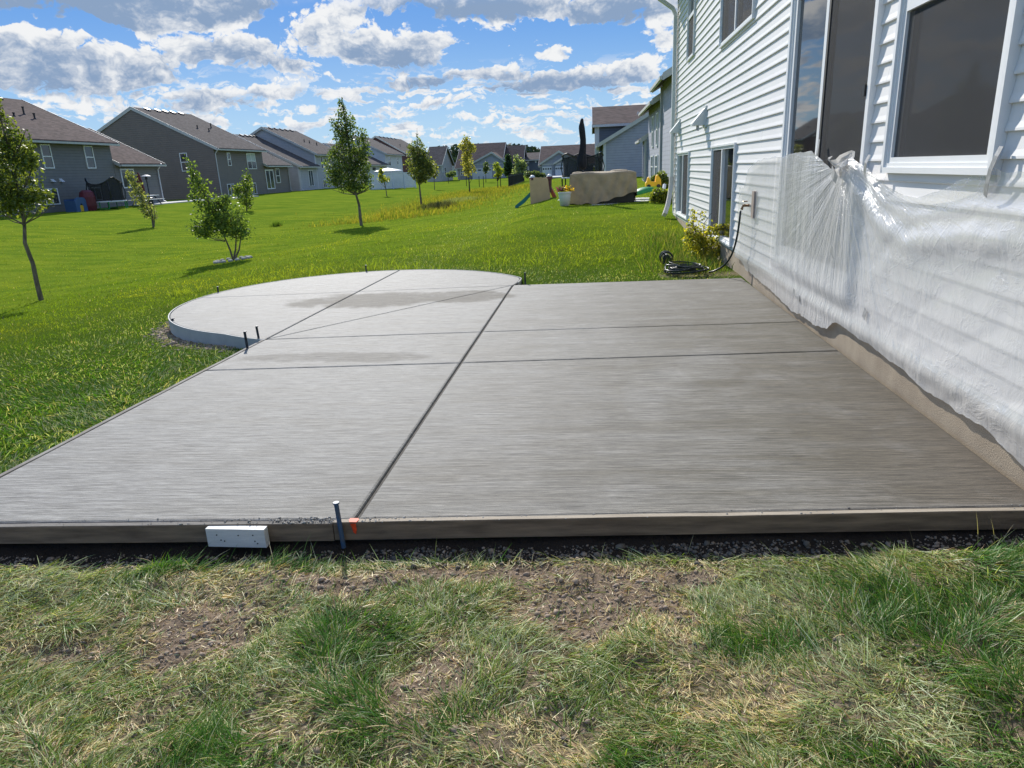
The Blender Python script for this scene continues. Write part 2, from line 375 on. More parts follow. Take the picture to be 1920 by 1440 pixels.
# lawn colours: patches by kind (photo pixel centre, radii, kind)
PATCH = []
for (px, py, rx, ry, kd) in [(370, 1170, 120, 55, 'dirt'), (300, 1210, 60, 30, 'dirt'), (1120, 1105, 170, 62, 'dirt'), (1060, 1160, 130, 40, 'dirt'), (800, 1270, 60, 90, 'dirt'), (120, 1195, 110, 20, 'dirt'), (230, 1035, 60, 22, 'dirt'), (600, 1085, 150, 16, 'dirt'), (950, 1075, 260, 22, 'dirt'), (1000, 1120, 60, 30, 'dirt'), (1270, 1075, 60, 26, 'dirt'), (430, 1085, 120, 30, 'straw'),
                             (560, 1340, 70, 35, 'straw'), (200, 1340, 40, 60, 'straw'), (1330, 1060, 60, 30, 'straw'), (900, 1060, 140, 18, 'straw'), (1140, 1190, 60, 22, 'straw'), (720, 1070, 90, 18, 'straw'), (1260, 1170, 50, 60, 'straw'), (1380, 1300, 130, 60, 'straw'), (1000, 1380, 160, 40, 'straw'),
                             (1700, 1130, 190, 70, 'lush'), (1850, 1250, 110, 160, 'lush'), (1880, 1060, 80, 60, 'lush'), (1450, 1200, 110, 30, 'lush'), (530, 1060, 45, 45, 'lush'), (330, 1055, 70, 25, 'lush'), (650, 1190, 90, 70, 'lush'), (400, 1400, 150, 50, 'lush'), (1230, 1400, 60, 40, 'lush'), (1700, 1420, 150, 40, 'lush'), (700, 1330, 160, 60, 'lush'),
                             (1450, 1100, 170, 50, 'dusty'), (1600, 1200, 120, 60, 'dusty'), (60, 1090, 90, 50, 'dusty'), (1650, 1320, 120, 60, 'dusty'), (950, 1200, 90, 50, 'dusty')]:
    c = G(px, py, -.08); ex = abs(G(px+rx, py, -.08)[0]-c[0]); ey = abs(G(px, py-ry, -.08)[1]-G(px, py+ry, -.08)[1])/2
    PATCH.append((c[0], c[1], ex, ey, kd))
def kind_w(x, y):
    wx = x+(fbm(x, y, 7, 3, 21)-.5)*.18; wy = y+(fbm(x, y, 7, 3, 31)-.5)*.18
    o = {k: np.zeros_like(x) for k in ('dirt', 'straw', 'lush', 'dusty')}
    for (cx, cy, ex, ey, kd) in PATCH:
        o[kd] = np.maximum(o[kd], np.clip(1.35-((wx-cx)/ex)**2-((wy-cy)/ey)**2, 0, 1))
    d = front_y(x)-.045-y
    o['dirt'] = np.maximum(o['dirt'], np.clip(1.6-np.abs(d-.04)/.085*(.6+.9*fbm(x, y, 6, 2, 41)), 0, 1)*(y < 4))
    return o

# ground sheet
def grid_axis(segs):
    a = []
    for (s, e, st) in segs: a += list(np.arange(s, e, st))
    return np.array(a)
xs_ = np.concatenate([-np.geomspace(700, 24, 34), np.arange(-23, -12, .6), np.arange(-12, -3.5, .16), np.arange(-3.5, 2.3, .025), np.arange(2.3, 6, .3), np.geomspace(6.3, 700, 30)])
ys_ = np.concatenate([np.array([-60, -20, -8, -4, -2, -1, 0]), np.arange(.3, 3.05, .025), np.arange(3.05, 12, .1), np.arange(12, 40, .5), np.geomspace(40.6, 900, 60)])
XX, YY = np.meshgrid(xs_, ys_)
ZZ = gz_full(XX, YY)
ins = in_slab(XX, YY, -.03)
ZZ = np.where(ins, np.minimum(ZZ, -.13), ZZ)
kw = kind_w(XX.ravel(), YY.ravel())
ny, nx = XX.shape
def grid_mesh(name, XX, YY, ZZ):
    ny, nx = XX.shape
    co = np.stack([XX.ravel(), YY.ravel(), ZZ.ravel()], 1)
    i = np.arange(ny*nx).reshape(ny, nx)
    f = np.stack([i[:-1, :-1], i[:-1, 1:], i[1:, 1:], i[1:, :-1]], -1).reshape(-1, 4)
    return np_mesh(name, co, f)
def np_mesh(name, co, f, smooth=True, col=None):
    me = bpy.data.meshes.new(name)
    nf, k = f.shape
    me.vertices.add(len(co)); me.vertices.foreach_set('co', co.astype(np.float32).ravel())
    me.loops.add(nf*k); me.loops.foreach_set('vertex_index', f.astype(np.int32).ravel())
    me.polygons.add(nf); me.polygons.foreach_set('loop_start', np.arange(0, nf*k, k, dtype=np.int32))
    try: me.polygons.foreach_set('loop_total', np.full(nf, k, dtype=np.int32))
    except Exception: pass
    me.update(calc_edges=True)
    if smooth: me.polygons.foreach_set('use_smooth', np.ones(nf, dtype=bool))
    if col is not None:
        a = me.color_attributes.new('col', 'FLOAT_COLOR', 'POINT')
        c = np.ones((len(co), 4), np.float32); c[:, :3] = col; a.data.foreach_set('color', c.ravel())
    me.validate()
    return me
lawn_me = grid_mesh('lawn', XX, YY, ZZ)
fa = lawn_me.attributes.new('dirt', 'FLOAT', 'POINT')
dirt = np.clip(kw['dirt']+.35*kw['straw'], 0, 1)
dirt = np.maximum(dirt, np.where((YY.ravel() < 3.1) & (XX.ravel() > -3.6), .55, 0))
dirt = np.maximum(dirt, .5*np.exp(-((YY.ravel()-9.9)/.35)**2)*(XX.ravel() > .9)*(XX.ravel() < 2))
ring = np.hypot(XX.ravel()-CC[0], YY.ravel()-CC[1])-CR
dirt = np.maximum(dirt, .9*np.exp(-((ring-.06)/.12)**2)*(XX.ravel() < CC[0]-.5)*(YY.ravel() < CC[1]))
sdl = np.interp(YY.ravel(), [SL[0][1], SL[1][1]], [SL[0][0], SL[1][0]])-.05-XX.ravel()
dirt = np.maximum(dirt, .8*np.exp(-((sdl-.02)/.06)**2)*(YY.ravel() > 2.3)*(YY.ravel() < 6.8))
fa.data.foreach_set('value', dirt.astype(np.float32))
lm = bpy.data.materials.new('lawn_ground'); lm.use_nodes = True; t = lm.node_tree; b = t.nodes['Principled BSDF']
tcn = N(t, 'ShaderNodeTexCoord'); ov = tcn.outputs['Object']
nA = noise(t, ov, .35, 4, .6); nB = noise(t, ov, 2.2, 5, .65); nC = noise(t, ov, 30, 5, .7)
smp = N(t, 'ShaderNodeMapping'); t.links.new(ov, smp.inputs[0]); smp.inputs['Scale'].default_value = (.35, 1.1, 1); smp.inputs['Rotation'].default_value = (0, 0, R(18))
nD = noise(t, smp.outputs[0], 1.5, 3, .5)
green = mixc(t, mapr(t, nB, .3, .7), (.115, .175, .018), (.165, .225, .022))
green = mixc(t, mapr(t, nA, .42, .68), green, (.19, .235, .022))
green = mixc(t, mapr(t, nD, .42, .68, 0, .8), green, (.085, .15, .014))  # darker streaks: mowing marks, strengthened to paint in the dip's shading
sp = N(t, 'ShaderNodeSeparateXYZ'); t.links.new(ov, sp.inputs[0])
nd = M(t, 'SQRT', M(t, 'ADD', M(t, 'POWER', M(t, 'ADD', sp.outputs[0], 1.), 2.), M(t, 'POWER', M(t, 'SUBTRACT', sp.outputs[1], 4.), 2.)))
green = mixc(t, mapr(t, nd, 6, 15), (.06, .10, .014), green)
bx = M(t, 'ABSOLUTE', M(t, 'SUBTRACT', sp.outputs[0], M(t, 'ADD', -10.5, M(t, 'MULTIPLY', M(t, 'SUBTRACT', nA, .5), 6.))))
ybm = M(t, 'MULTIPLY', mapr(t, bx, 5.0, 1.5), mapr(t, sp.outputs[1], 32, 40))
ybm = M(t, 'MULTIPLY', ybm, mapr(t, nB, .3, .6, .35, 1.))
ybm = M(t, 'MULTIPLY', ybm, mapr(t, sp.outputs[1], 90, 70))
green = mixc(t, M(t, 'MULTIPLY', ybm, .5), green, (.24, .21, .03))
soil = mixc(t, mapr(t, nC, .35, .65), (.12, .088, .062), (.36, .275, .20))
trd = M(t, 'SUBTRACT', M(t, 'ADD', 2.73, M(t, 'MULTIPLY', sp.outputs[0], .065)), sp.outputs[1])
soil = mixc(t, M(t, 'MULTIPLY', mapr(t, M(t, 'ADD', trd, M(t, 'MULTIPLY', M(t, 'SUBTRACT', nB, .5), .12)), .19, .12), mapr(t, sp.outputs[1], 3.3, 3.1)), soil, (.045, .036, .03))  # trench soil darkened, the board's shadow painted into the ground colour
da = N(t, 'ShaderNodeAttribute'); da.attribute_name = 'dirt'
df = mapr(t, M(t, 'ADD', da.outputs['Fac'], M(t, 'MULTIPLY', M(t, 'SUBTRACT', nC, .5), .5)), .25, .6)
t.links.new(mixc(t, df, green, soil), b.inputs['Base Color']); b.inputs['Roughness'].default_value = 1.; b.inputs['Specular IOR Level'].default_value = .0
bp = N(t, 'ShaderNodeBump'); bp.inputs['Distance'].default_value = .03; bn = noise(t, ov, 45, 6, .75); t.links.new(bn, bp.inputs['Height']); t.links.new(bp.outputs[0], b.inputs['Normal'])
bp.inputs['Strength'].default_value = .8
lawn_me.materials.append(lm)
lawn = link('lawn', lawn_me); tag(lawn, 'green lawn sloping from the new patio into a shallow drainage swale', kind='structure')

# ------------------------------------------------------------------ concrete patio
cm = bpy.data.materials.new('broomed_concrete'); cm.use_nodes = True; t = cm.node_tree; b = t.nodes['Principled BSDF']
tcn = N(t, 'ShaderNodeTexCoord'); ov = tcn.outputs['Object']
sp = N(t, 'ShaderNodeSeparateXYZ'); t.links.new(ov, sp.inputs[0]); cx, cy, cz = sp.outputs
wav = M(t, 'ADD', cy, M(t, 'MULTIPLY', M(t, 'SUBTRACT', noise(t, ov, .7, 2, .5), .5), .05))
wav = M(t, 'SUBTRACT', wav, M(t, 'MULTIPLY', cx, .035))
br1 = noise(t, comb(t, M(t, 'MULTIPLY', cx, 3.6), M(t, 'MULTIPLY', wav, 66.), 0.), 1., 5, .72)
br2 = noise(t, comb(t, M(t, 'MULTIPLY', cx, 14.), M(t, 'MULTIPLY', wav, 150.), 3.), 1., 3, .7)
band_ = noise(t, comb(t, M(t, 'MULTIPLY', cx, .55), M(t, 'MULTIPLY', wav, 6.), 1.), 1., 4, .6)
blo = noise(t, ov, .9, 4, .6, .4); blo2 = noise(t, ov, 2.6, 5, .65, .3); gr = noise(t, ov, 260, 3, .7); sp2 = noise(t, ov, 75, 3, .6)
damp = mapr(t, M(t, 'ADD', cx, M(t, 'MULTIPLY', M(t, 'SUBTRACT', blo, .5), 3.2)), -1.7, 1.7)
damp = M(t, 'ADD', damp, M(t, 'MULTIPLY', M(t, 'SUBTRACT', band_, .5), 1.3))
damp = M(t, 'MULTIPLY', damp, mapr(t, cy, 10.5, 6.5, .55, 1.))
# rubbed lighter patch in the right-hand panel, wetter wedge beside the diagonal joint
def ell(px, py, rx, ry, rot=0., s0=1.3, s1=.5):
    c = G(px, py); a = G(px+rx, py); e = G(px, py-ry)
    X = M(t, 'SUBTRACT', cx, float(c[0])); Y = M(t, 'SUBTRACT', cy, float(c[1]))
    if rot:
        X, Y = M(t, 'SUBTRACT', M(t, 'MULTIPLY', X, math.cos(rot)), M(t, 'MULTIPLY', Y, -math.sin(rot))), M(t, 'ADD', M(t, 'MULTIPLY', X, -math.sin(rot)), M(t, 'MULTIPLY', Y, math.cos(rot)))
    ex, ey = abs(a[0]-c[0]), abs(e[1]-c[1])
    qx = M(t, 'DIVIDE', X, float(ex)); qy = M(t, 'DIVIDE', Y, float(ey))
    q_ = M(t, 'ADD', M(t, 'MULTIPLY', qx, qx), M(t, 'MULTIPLY', qy, qy))
    q_ = M(t, 'ADD', q_, M(t, 'MULTIPLY', M(t, 'SUBTRACT', blo2, .5), 2.6))
    return mapr(t, q_, s0, s1, smooth=True)
pat1 = M(t, 'MAXIMUM', ell(1210, 745, 42, 40), M(t, 'MAXIMUM', ell(1255, 712, 50, 28), ell(1325, 684, 55, 22)))
wet1 = M(t, 'MAXIMUM', ell(700, 562, 150, 13), ell(860, 556, 100, 10)); wet1 = M(t, 'MAXIMUM', wet1, M(t, 'MULTIPLY', ell(620, 670, 190, 9), .6))
damp = M(t, 'MAXIMUM', damp, M(t, 'MULTIPLY', wet1, .6)); damp = M(t, 'SUBTRACT', damp, M(t, 'MULTIPLY', M(t, 'MULTIPLY', pat1, mapr(t, br1, .3, .7, .4, 1.2)), .26), clamp=True)
cc = mixc(t, damp, (.232, .225, .208), (.090, .079, .056))
cc = mixc(t, M(t, 'MULTIPLY', wet1, .38), cc, (.12, .108, .088))
cc = mixc(t, M(t, 'MULTIPLY', mapr(t, cx, .9, 1.95), mapr(t, cy, 6.5, 3.)), cc, (.100, .083, .064))
cc = mixc(t, M(t, 'MULTIPLY', mapr(t, blo2, .52, .70), .22), cc, (.28, .275, .265))
k = M(t, 'MULTIPLY', mapr(t, br1, .36, .64, .50, 1.40), mapr(t, gr, .32, .68, .74, 1.26))
k = M(t, 'MULTIPLY', k, mapr(t, br2, .35, .65, .78, 1.22))
# small dark bug holes
k = M(t, 'MULTIPLY', k, mapr(t, sp2, .24, .29, .35, 1.))
# smooth cement edge along the front form
fr_ = M(t, 'SUBTRACT', cy, M(t, 'ADD', 2.775, M(t, 'MULTIPLY', cx, .065)))
lip = M(t, 'MULTIPLY', mapr(t, M(t, 'ADD', fr_, M(t, 'MULTIPLY', M(t, 'SUBTRACT', blo2, .5), .12)), .11, .05), .55)
cc = mixc(t, lip, cc, (.27, .25, .22))
t.links.new(mixc(t, 1., cc, comb(t, k, k, k), 'MULTIPLY'), b.inputs['Base Color'])
t.links.new(M(t, 'ADD', M(t, 'ADD', mapr(t, damp, 0, 1, .64, .56), M(t, 'MULTIPLY', wet1, .1)), M(t, 'MULTIPLY', br1, .15)), b.inputs['Roughness'])
t.links.new(mapr(t, wet1, 0, 1, .30, .22), b.inputs['Specular IOR Level'])
hgt = M(t, 'ADD', M(t, 'MULTIPLY', br1, 1.), M(t, 'ADD', M(t, 'MULTIPLY', br2, .45), M(t, 'MULTIPLY', gr, .45)))
bp = N(t, 'ShaderNodeBump'); bp.inputs['Distance'].default_value = .0045; bp.inputs['Strength'].default_value = 1.
t.links.new(hgt, bp.inputs['Height']); t.links.new(bp.outputs[0], b.inputs['Normal'])
groove = mat('joint_groove', (.075, .068, .058), .9, .3, 30)

def clip(poly, p, n_):                      # keep the side where (q-p).n >= 0
    out = []
    for i in range(len(poly)):
        a = np.array(poly[i]); c = np.array(poly[(i+1) % len(poly)])
        da_, dc = (a-p) @ n_, (c-p) @ n_
        if da_ >= 0: out.append(tuple(a))
        if da_*dc < 0: out.append(tuple(a+(c-a)*da_/(da_-dc)))
    return out
def split(poly, a, c, gap):
    a, c = np.array(a[:2]), np.array(c[:2]); d = (c-a)/np.linalg.norm(c-a); n_ = np.array([-d[1], d[0]])
    return clip(poly, a+n_*gap/2, n_), clip(poly, a-n_*gap/2, -n_)
A_ = G(497, 636.5)[:2]; C_ = np.array(CPT[:2]); FMid = FM_[:2]
tha = math.atan2(A_[1]-CC[1], A_[0]-CC[0]); thc = math.atan2(C_[1]-CC[1], C_[0]-CC[0])
if tha < 0: tha += 2*math.pi
RA, RC = np.hypot(*(A_-CC)), np.hypot(*(C_-CC))
arc = []
for i in range(61):
    s_ = i/60; th = thc+(tha-thc)*s_
    rr = CR if .06 < s_ < .94 else (RC+(CR-RC)*s_/.06 if s_ <= .06 else RA+(CR-RA)*(1-s_)/.06)
    arc.append((CC[0]+rr*math.cos(th), CC[1]+rr*math.sin(th)))
rect_r = [tuple(FMid), (1.955, float(front_y(1.955))), (1.955, BK(1.955)), tuple(C_)]
low = [tuple(FE_A[:2]), tuple(FMid), tuple(C_), tuple(A_)]
fl = np.array(G(-5, 897)[:2]); dl = (A_-fl)/np.linalg.norm(A_-fl)
tt = ((FE_A[1]-.0)-fl[1])/dl[1]; FLc = (fl+dl*tt)
low[0] = (float(FLc[0]), float(front_y(FLc[0])))
g_mid, g_j = .020, .012
mid = FMid; midr = [p for p in rect_r]
_, rr_ = split(rect_r, FMid, C_, 0)
def inset_edge(poly, a, c, g_):           # trims the poly by g_/2 along line a-c
    ctr = np.mean(np.array(poly), 0); a, c = np.array(a[:2]), np.array(c[:2]); d = (c-a)/np.linalg.norm(c-a); n_ = np.array([-d[1], d[0]])
    if (ctr-a) @ n_ < 0: n_ = -n_
    return clip(poly, a+n_*g_/2, n_)
right = inset_edge(rect_r, FMid, C_, g_mid); lowp = inset_edge(low, FMid, C_, g_mid)
j1a, j1b, j1c = G(400, 694), G(865, 680), G(1570, 657.5)
j2a, j2b, j2c = A_, G(905, 622), G(1503, 603)
pans = []
def side_of(p, a, c): return (c[0]-a[0])*(p[1]-a[1])-(c[1]-a[1])*(p[0]-a[0])
u, v = split(right, j1b, j1c, g_j); 
near_, far_ = (u, v) if np.mean([p[1] for p in u]) < np.mean([p[1] for p in v]) else (v, u)
pans.append(near_); u, v = split(far_, j2b, j2c, g_j*.7)
near_, far_ = (u, v) if np.mean([p[1] for p in u]) < np.mean([p[1] for p in v]) else (v, u)
pans += [near_, far_]
# left: everything below line A-C, then the round end above it
u, v = split(lowp, j1a, j1b, g_j)
near_, far_ = (u, v) if np.mean([p[1] for p in u]) < np.mean([p[1] for p in v]) else (v, u)
pans.append(near_)
far_ = inset_edge(far_, A_, C_, g_j*.6)
u, v = split(far_, A_, j2b, g_j*.7); pans += [u, v]
rnd = inset_edge(arc, A_, C_, g_j*.6)
u, v = split(rnd, A_, G(750, 506), g_j*1.2)
ch1, ch2 = G(375, 558.5), G(960, 535.2)
for q_ in (u, v):
    a1, a2 = split(q_, ch1, ch2, .004); pans += [a1, a2]
patio = bpy.data.objects.new('patio_slab', None); COL.objects.link(patio); tag(patio, 'freshly poured broom finished concrete patio with a rounded end', kind='structure')
for p_ in pans:
    if len(p_) < 3: continue
    # clean duplicate points
    q_ = [p_[0]]
    for pt in p_[1:]:
        if math.dist(pt, q_[-1]) > 1e-4: q_.append(pt)
    if math.dist(q_[0], q_[-1]) < 1e-4: q_.pop()
    if sum(q_[i][0]*q_[(i+1) % len(q_)][1]-q_[(i+1) % len(q_)][0]*q_[i][1] for i in range(len(q_))) < 0: q_ = q_[::-1]
    P_ = np.array(q_); n_ = len(P_)
    def inset(P_, d):
        out = []
        for i in range(len(P_)):
            a, c, e = P_[i-1], P_[i], P_[(i+1) % len(P_)]
            d1 = (c-a)/np.linalg.norm(c-a); d2 = (e-c)/np.linalg.norm(e-c)
            n1 = np.array([-d1[1], d1[0]]); n2 = np.array([-d2[1], d2[0]]); m_ = n1+n2; m_ /= max(np.linalg.norm(m_), 1e-6)
            out.append(c+m_*d/max(.35, m_ @ n1))
        return np.array(out)
    rings = [(P_, -.1), (P_, -.011), (inset(P_, .004), -.004), (inset(P_, .013), 0.)]
    vs, fs = [], []
    for (Q, z) in rings: vs += [(q[0], q[1], z) for q in Q]
    for k_ in range(3):
        for i in range(n_): fs.append((k_*n_+i, k_*n_+(i+1) % n_, (k_+1)*n_+(i+1) % n_, (k_+1)*n_+i))
    fs.append(tuple(3*n_+i for i in range(n_))); fs.append(tuple(range(n_))[::-1])
    MB().add(vs, fs).build('slab_panel', cm, patio)
base_poly = [(p[0], p[1]) for p in [low[0], tuple(FMid), rect_r[1], rect_r[2], tuple(C_)]]+arc[1:-1]+[tuple(A_)]
MB().prism([(CC[0]+(x-CC[0])*1., y) for x, y in base_poly], 'z', -.11, -.016).build('joint_bed', groove, patio)
for o_ in patio.children:
    if o_.name.startswith('joint_bed'): o_.scale = (.9995, .9995, 1)

# ------------------------------------------------------------------ form boards, stakes
lum_top = mat('form_lumber', (.40, .345, .27), .8, .25, 3, .0015, 60, col2=(.27, .225, .17), stretch=(1.2, 14, 14))
lum_face = mat('shade_toned_board_face', (.28, .20, .13), .8, .3, 2.5, .003, 50, col2=(.11, .078, .052), stretch=(1.2, 14, 14)); lum_slur = mat('slurry_covered_lumber', (.22, .205, .185), .85, .3, 5, .002, 60, col2=(.12, .108, .095), stretch=(1.2, 10, 14))  # board faces are darker than their tops: shade put into the colour
lum_dk = mat('weathered_form_board', (.27, .255, .23), .85, .3, 3, .002, 60, col2=(.13, .115, .10), stretch=(2, 2, 12))
wpaint = mat('white_painted_wood', (.60, .60, .59), .6, .06, 6, .002, 40, stretch=(1, 1, 14))
bender = mat('grey_bender_board', (.40, .40, .39), .7, .08, 4, .001, 30)
orange = mat('orange_marking_paint', (.75, .06, .01), .6, .2, 60)
def board(name, a, c, th, zt, hgt_, m, label, cat, grp=None, dents=True, side=-1, nseg=24):
    a, c = np.array(a[:2]), np.array(c[:2]); d = (c-a); L = np.linalg.norm(d); d /= L; n_ = np.array([d[1], -d[0]])*(1 if side < 0 else -1)
    vs, fs = [], []
    for i in range(nseg+1):
        s_ = i/nseg; w = (fbm(np.array([s_*L*3]), np.array([a[0]]), 1., 2, 51)[0]-.5)*.004
        p = a+d*L*s_
        for (o1, z) in ((0.002, zt+w), (0.002+.003, zt+.002+w), (th-.003, zt+.002+w*1.5), (th, zt-.002+w), (th, zt-hgt_+.003), (0.002, zt-hgt_)):
            q_ = p+n_*o1; vs.append((q_[0], q_[1], z))
    for i in range(nseg):
        for k_ in range(6): fs.append((i*6+k_, i*6+(k_+1) % 6, (i+1)*6+(k_+1) % 6, (i+1)*6+k_))
    fs += [tuple(range(6)), tuple(nseg*6+k_ for k_ in range(6))[::-1]]
    bm_ = MB().add(vs, fs); bm_.m = [0 if (q_ < nseg*6 and q_ % 6 in (1,)) else 1 for q_ in range(len(fs))]; o_ = bm_.build(name, m if isinstance(m, list) else [m, m])
    tag(o_, label, cat, grp); return o_
jx = G(628, 974)[0]
fpt = lambda x: (x, float(front_y(x))-.004)
board('form_board', fpt(-3.9), fpt(jx-.002), .036, -.003, .09, [lum_slur, lum_face], 'left hand wooden form board along the front of the patio, darker and splattered with concrete', 'form board', 'form boards around the patio')
board('form_board', fpt(jx+.002), (2.6, float(front_y(1.955))+.03), .036, .002, .09, [lum_top, lum_face], 'right hand form board along the patio front, from the orange mark to the house', 'form board', 'form boards around the patio')
dLx = np.array([-dl[1], dl[0]])
board('form_board', tuple(A_+dLx*.002+dl*.05), tuple(np.array(low[0])+dLx*.002-dl*.2), .034, -.002, .09, lum_dk, 'long weathered form board down the left edge of the patio beside the grass', 'form board', 'form boards around the patio')
bmx = MB(); vs, fs = [], []
rad_ = lambda s_: (CR if .06 < s_ < .94 else (RC+(CR-RC)*s_/.06 if s_ <= .06 else RA+(CR-RA)*(1-s_)/.06))+.004
arc2 = [(CC[0]+rad_(i/90)*math.cos(thc+(tha-thc)*i/90), CC[1]+rad_(i/90)*math.sin(thc+(tha-thc)*i/90)) for i in range(2, 91)]
for (x, y) in arc2:
    d_c = np.array([x-CC[0], y-CC[1]]); d_c /= np.linalg.norm(d_c)
    for (o1, z) in ((0, .002), (.012, .002), (.012, -.15), (0, -.15)): vs.append((x+d_c[0]*o1, y+d_c[1]*o1, z))
for i in range(len(arc2)-1):
    for k_ in range(4): fs.append((i*4+k_, i*4+(k_+1) % 4, (i+1)*4+(k_+1) % 4, (i+1)*4+k_))
fs += [(0, 1, 2, 3), tuple(4*(len(arc2)-1)+k_ for k_ in (3, 2, 1, 0))]
tag(bmx.add(vs, fs).build('curved_form', bender), 'pale curved bender board around the rounded end of the patio', 'form board', 'form boards around the patio')
# white splice block
wx0, wx1 = G(386, 990, -.005)[0], G(499, 988, -.005)[0]
y0 = front_y((wx0+wx1)/2)-.043
o_ = MB().box((wx0, y0-.036, -.097), (wx1, y0, -.006)).build('splice_block', wpaint); tag(o_, 'short white painted wood block nailed to the front form board', 'block')
for (u_, w_) in ((.18, .3), (.24, .62), (.3, .68), (.55, .3), (.8, .28), (.82, .66), (.86, .8)):
    MB().tube([(wx0+(wx1-wx0)*u_, y0-.0365, -.012-.08*w_), (wx0+(wx1-wx0)*u_, y0-.038, -.012-.08*w_)], .0035, 6).build('nail_head', MT['black'], o_)
# orange paint on the board end
ox = G(655, 983)[0]
bm_ = MB(); oy = front_y(ox+.02)
pts_ = [(ox-.01, oy-.006), (ox+.028, oy-.004), (ox+.034, oy-.02), (ox+.03, oy-.041), (ox-.002, oy-.041), (ox-.012, oy-.02)]
bm_.prism(pts_, 'z', .0045, .0065)
bm_.prism([(ox, -.002), (ox+.026, -.001), (ox+.028, -.03), (ox+.022, -.055), (ox+.012, -.046), (ox+.006, -.02)], 'y', oy-.0425, oy-.041)
tag(bm_.build('paint_mark', orange), 'bright orange spray paint mark on the front form board by the blue stake', 'paint mark')
def stake(x, y, z0, z1, w, m, label, lean=(0, 0), holes=True):
    t_ = thing('form_stake', label, 'stake', (x, y, z0), 'steel stakes holding the form boards')
    bm_ = MB(); vs = []
    prof = [(-w/2, -w/2), (w/2, -w/2), (w/2, -w/2+.006), (-w/2+.006, -w/2+.006), (-w/2+.006, w/2), (-w/2, w/2)] if holes else [(w/2*math.cos(k*math.pi/4), w/2*math.sin(k*math.pi/4)) for k in range(8)]
    n_ = len(prof); H = z1-z0
    for z in (0, H*.5, H): vs += [(x+p[0]+lean[0]*z, y+p[1]+lean[1]*z, z0+z) for p in prof]
    fs = [tuple(range(n_))[::-1], tuple(2*n_+i for i in range(n_))]
    for k_ in range(2): fs += [(k_*n_+i, k_*n_+(i+1) % n_, (k_+1)*n_+(i+1) % n_, (k_+1)*n_+i) for i in range(n_)]
    bm_.add(vs, fs).build('shaft', m, t_)
    MB().lathe([(w*.55, -.004), (w*.72, .0), (w*.66, .005)], (x+lean[0]*H, y+lean[1]*H, z1), 9).build('head', m, t_)
    return t_
sxy = PY(640, 1000, float(front_y(-1.16))-.055)
stake(sxy[0]+.003, sxy[1], -.115, .105, .022, MT['bluesteel'], 'blue painted steel stake standing at the front form board next to the orange mark', (-.055, .03), False)
a = G(464, 655, -.01); stake(a[0], a[1]+.02, -.2, .155, .024, MT['steel'], 'dark flat stake, left and nearer of the pair where the curve meets the straight edge', (-.02, 0))
a = G(487, 640, -.02); stake(a[0]-.02, a[1]+.05, -.2, .12, .022, MT['steel'], 'dark flat stake, right and farther of the pair where the curve meets the straight edge', (-.04, 0))
a = G(331, 625, -.15); stake(a[0]-.01, a[1]+.02, -.22, .02, .03, MT['steel'], 'flat dark stake against the leftmost bulge of the curved form', (-.06, 0))
for (px, py, hh, lb) in ((427, 548, .075, 'short dark stake in the grass behind the left side of the rounded end'), (687, 510, .10, 'small dark stake behind the middle of the rounded end'), (985, 531, .14, 'thin dark stake behind the corner where the curve meets the straight back edge')):
    a = G(px, py); dd = np.array([a[0]-CC[0], a[1]-CC[1]]); dd /= np.linalg.norm(dd); 
    if px < 900: a = np.array([CC[0]+dd[0]*(CR+.035), CC[1]+dd[1]*(CR+.035), 0])
    stake(a[0], a[1], -.12, hh, .022, MT['steel'], lb)

# ------------------------------------------------------------------ the white house on the right
XW = 2.0
house = thing('house', 'white vinyl sided house on the right with plastic sheeting taped over its lower wall', 'house', (XW, 8, 0))
HY0, HY1, ZS, CR_, NC = -2.5, 18.0, .30, .127, 39
ZTOP = ZS+NC*CR_
OPEN = {'big': (3.80, 5.17, 1.37, 3.15), 'door': (5.53, 7.86, .44, 3.05), 'b2': (10.38, 12.32, .30, 1.72), 'b1': (15.2, 17.15, .33, 1.70), 'u2': (9.66, 12.0, 3.13, 4.7), 'u1': (15.0, 15.98, 3.46, 5.0)}
MB().box((XW+.035, HY0, ZS-.02), (XW+9.8, HY1-.03, ZTOP+.1)).build('wall', MT['white'], house)
MB().box((XW-.012, HY0, -.35), (XW+9.7, HY1-.02, ZS-.012)).build('foundation', MT['foundation'], house)
seams = [8.93]
def siding_piece(y0, y1, za, zb_, z0):
    """one course between heights za..zb_, course bottom at z0"""
    xf = lambda z: XW-.019+.0155*(z-z0)/CR_
    pts = []
    if za <= z0+1e-6: pts = [(XW-.0175, z0), (XW-.021, z0+.003), (XW-.0205, z0+.014)]
    else: pts = [(xf(za), za)]
    mids = [z for z in (z0+CR_*.35, z0+CR_*.7) if za+.002 < z < zb_-.002]
    pts += [(xf(z)+.0012*math.sin((z-z0)/CR_*math.pi), z) for z in mids]
    pts += [(xf(zb_), zb_), (XW+.03, zb_), (XW+.03, max(za, z0))]
    return MB().prism(pts, 'y', y0, y1)
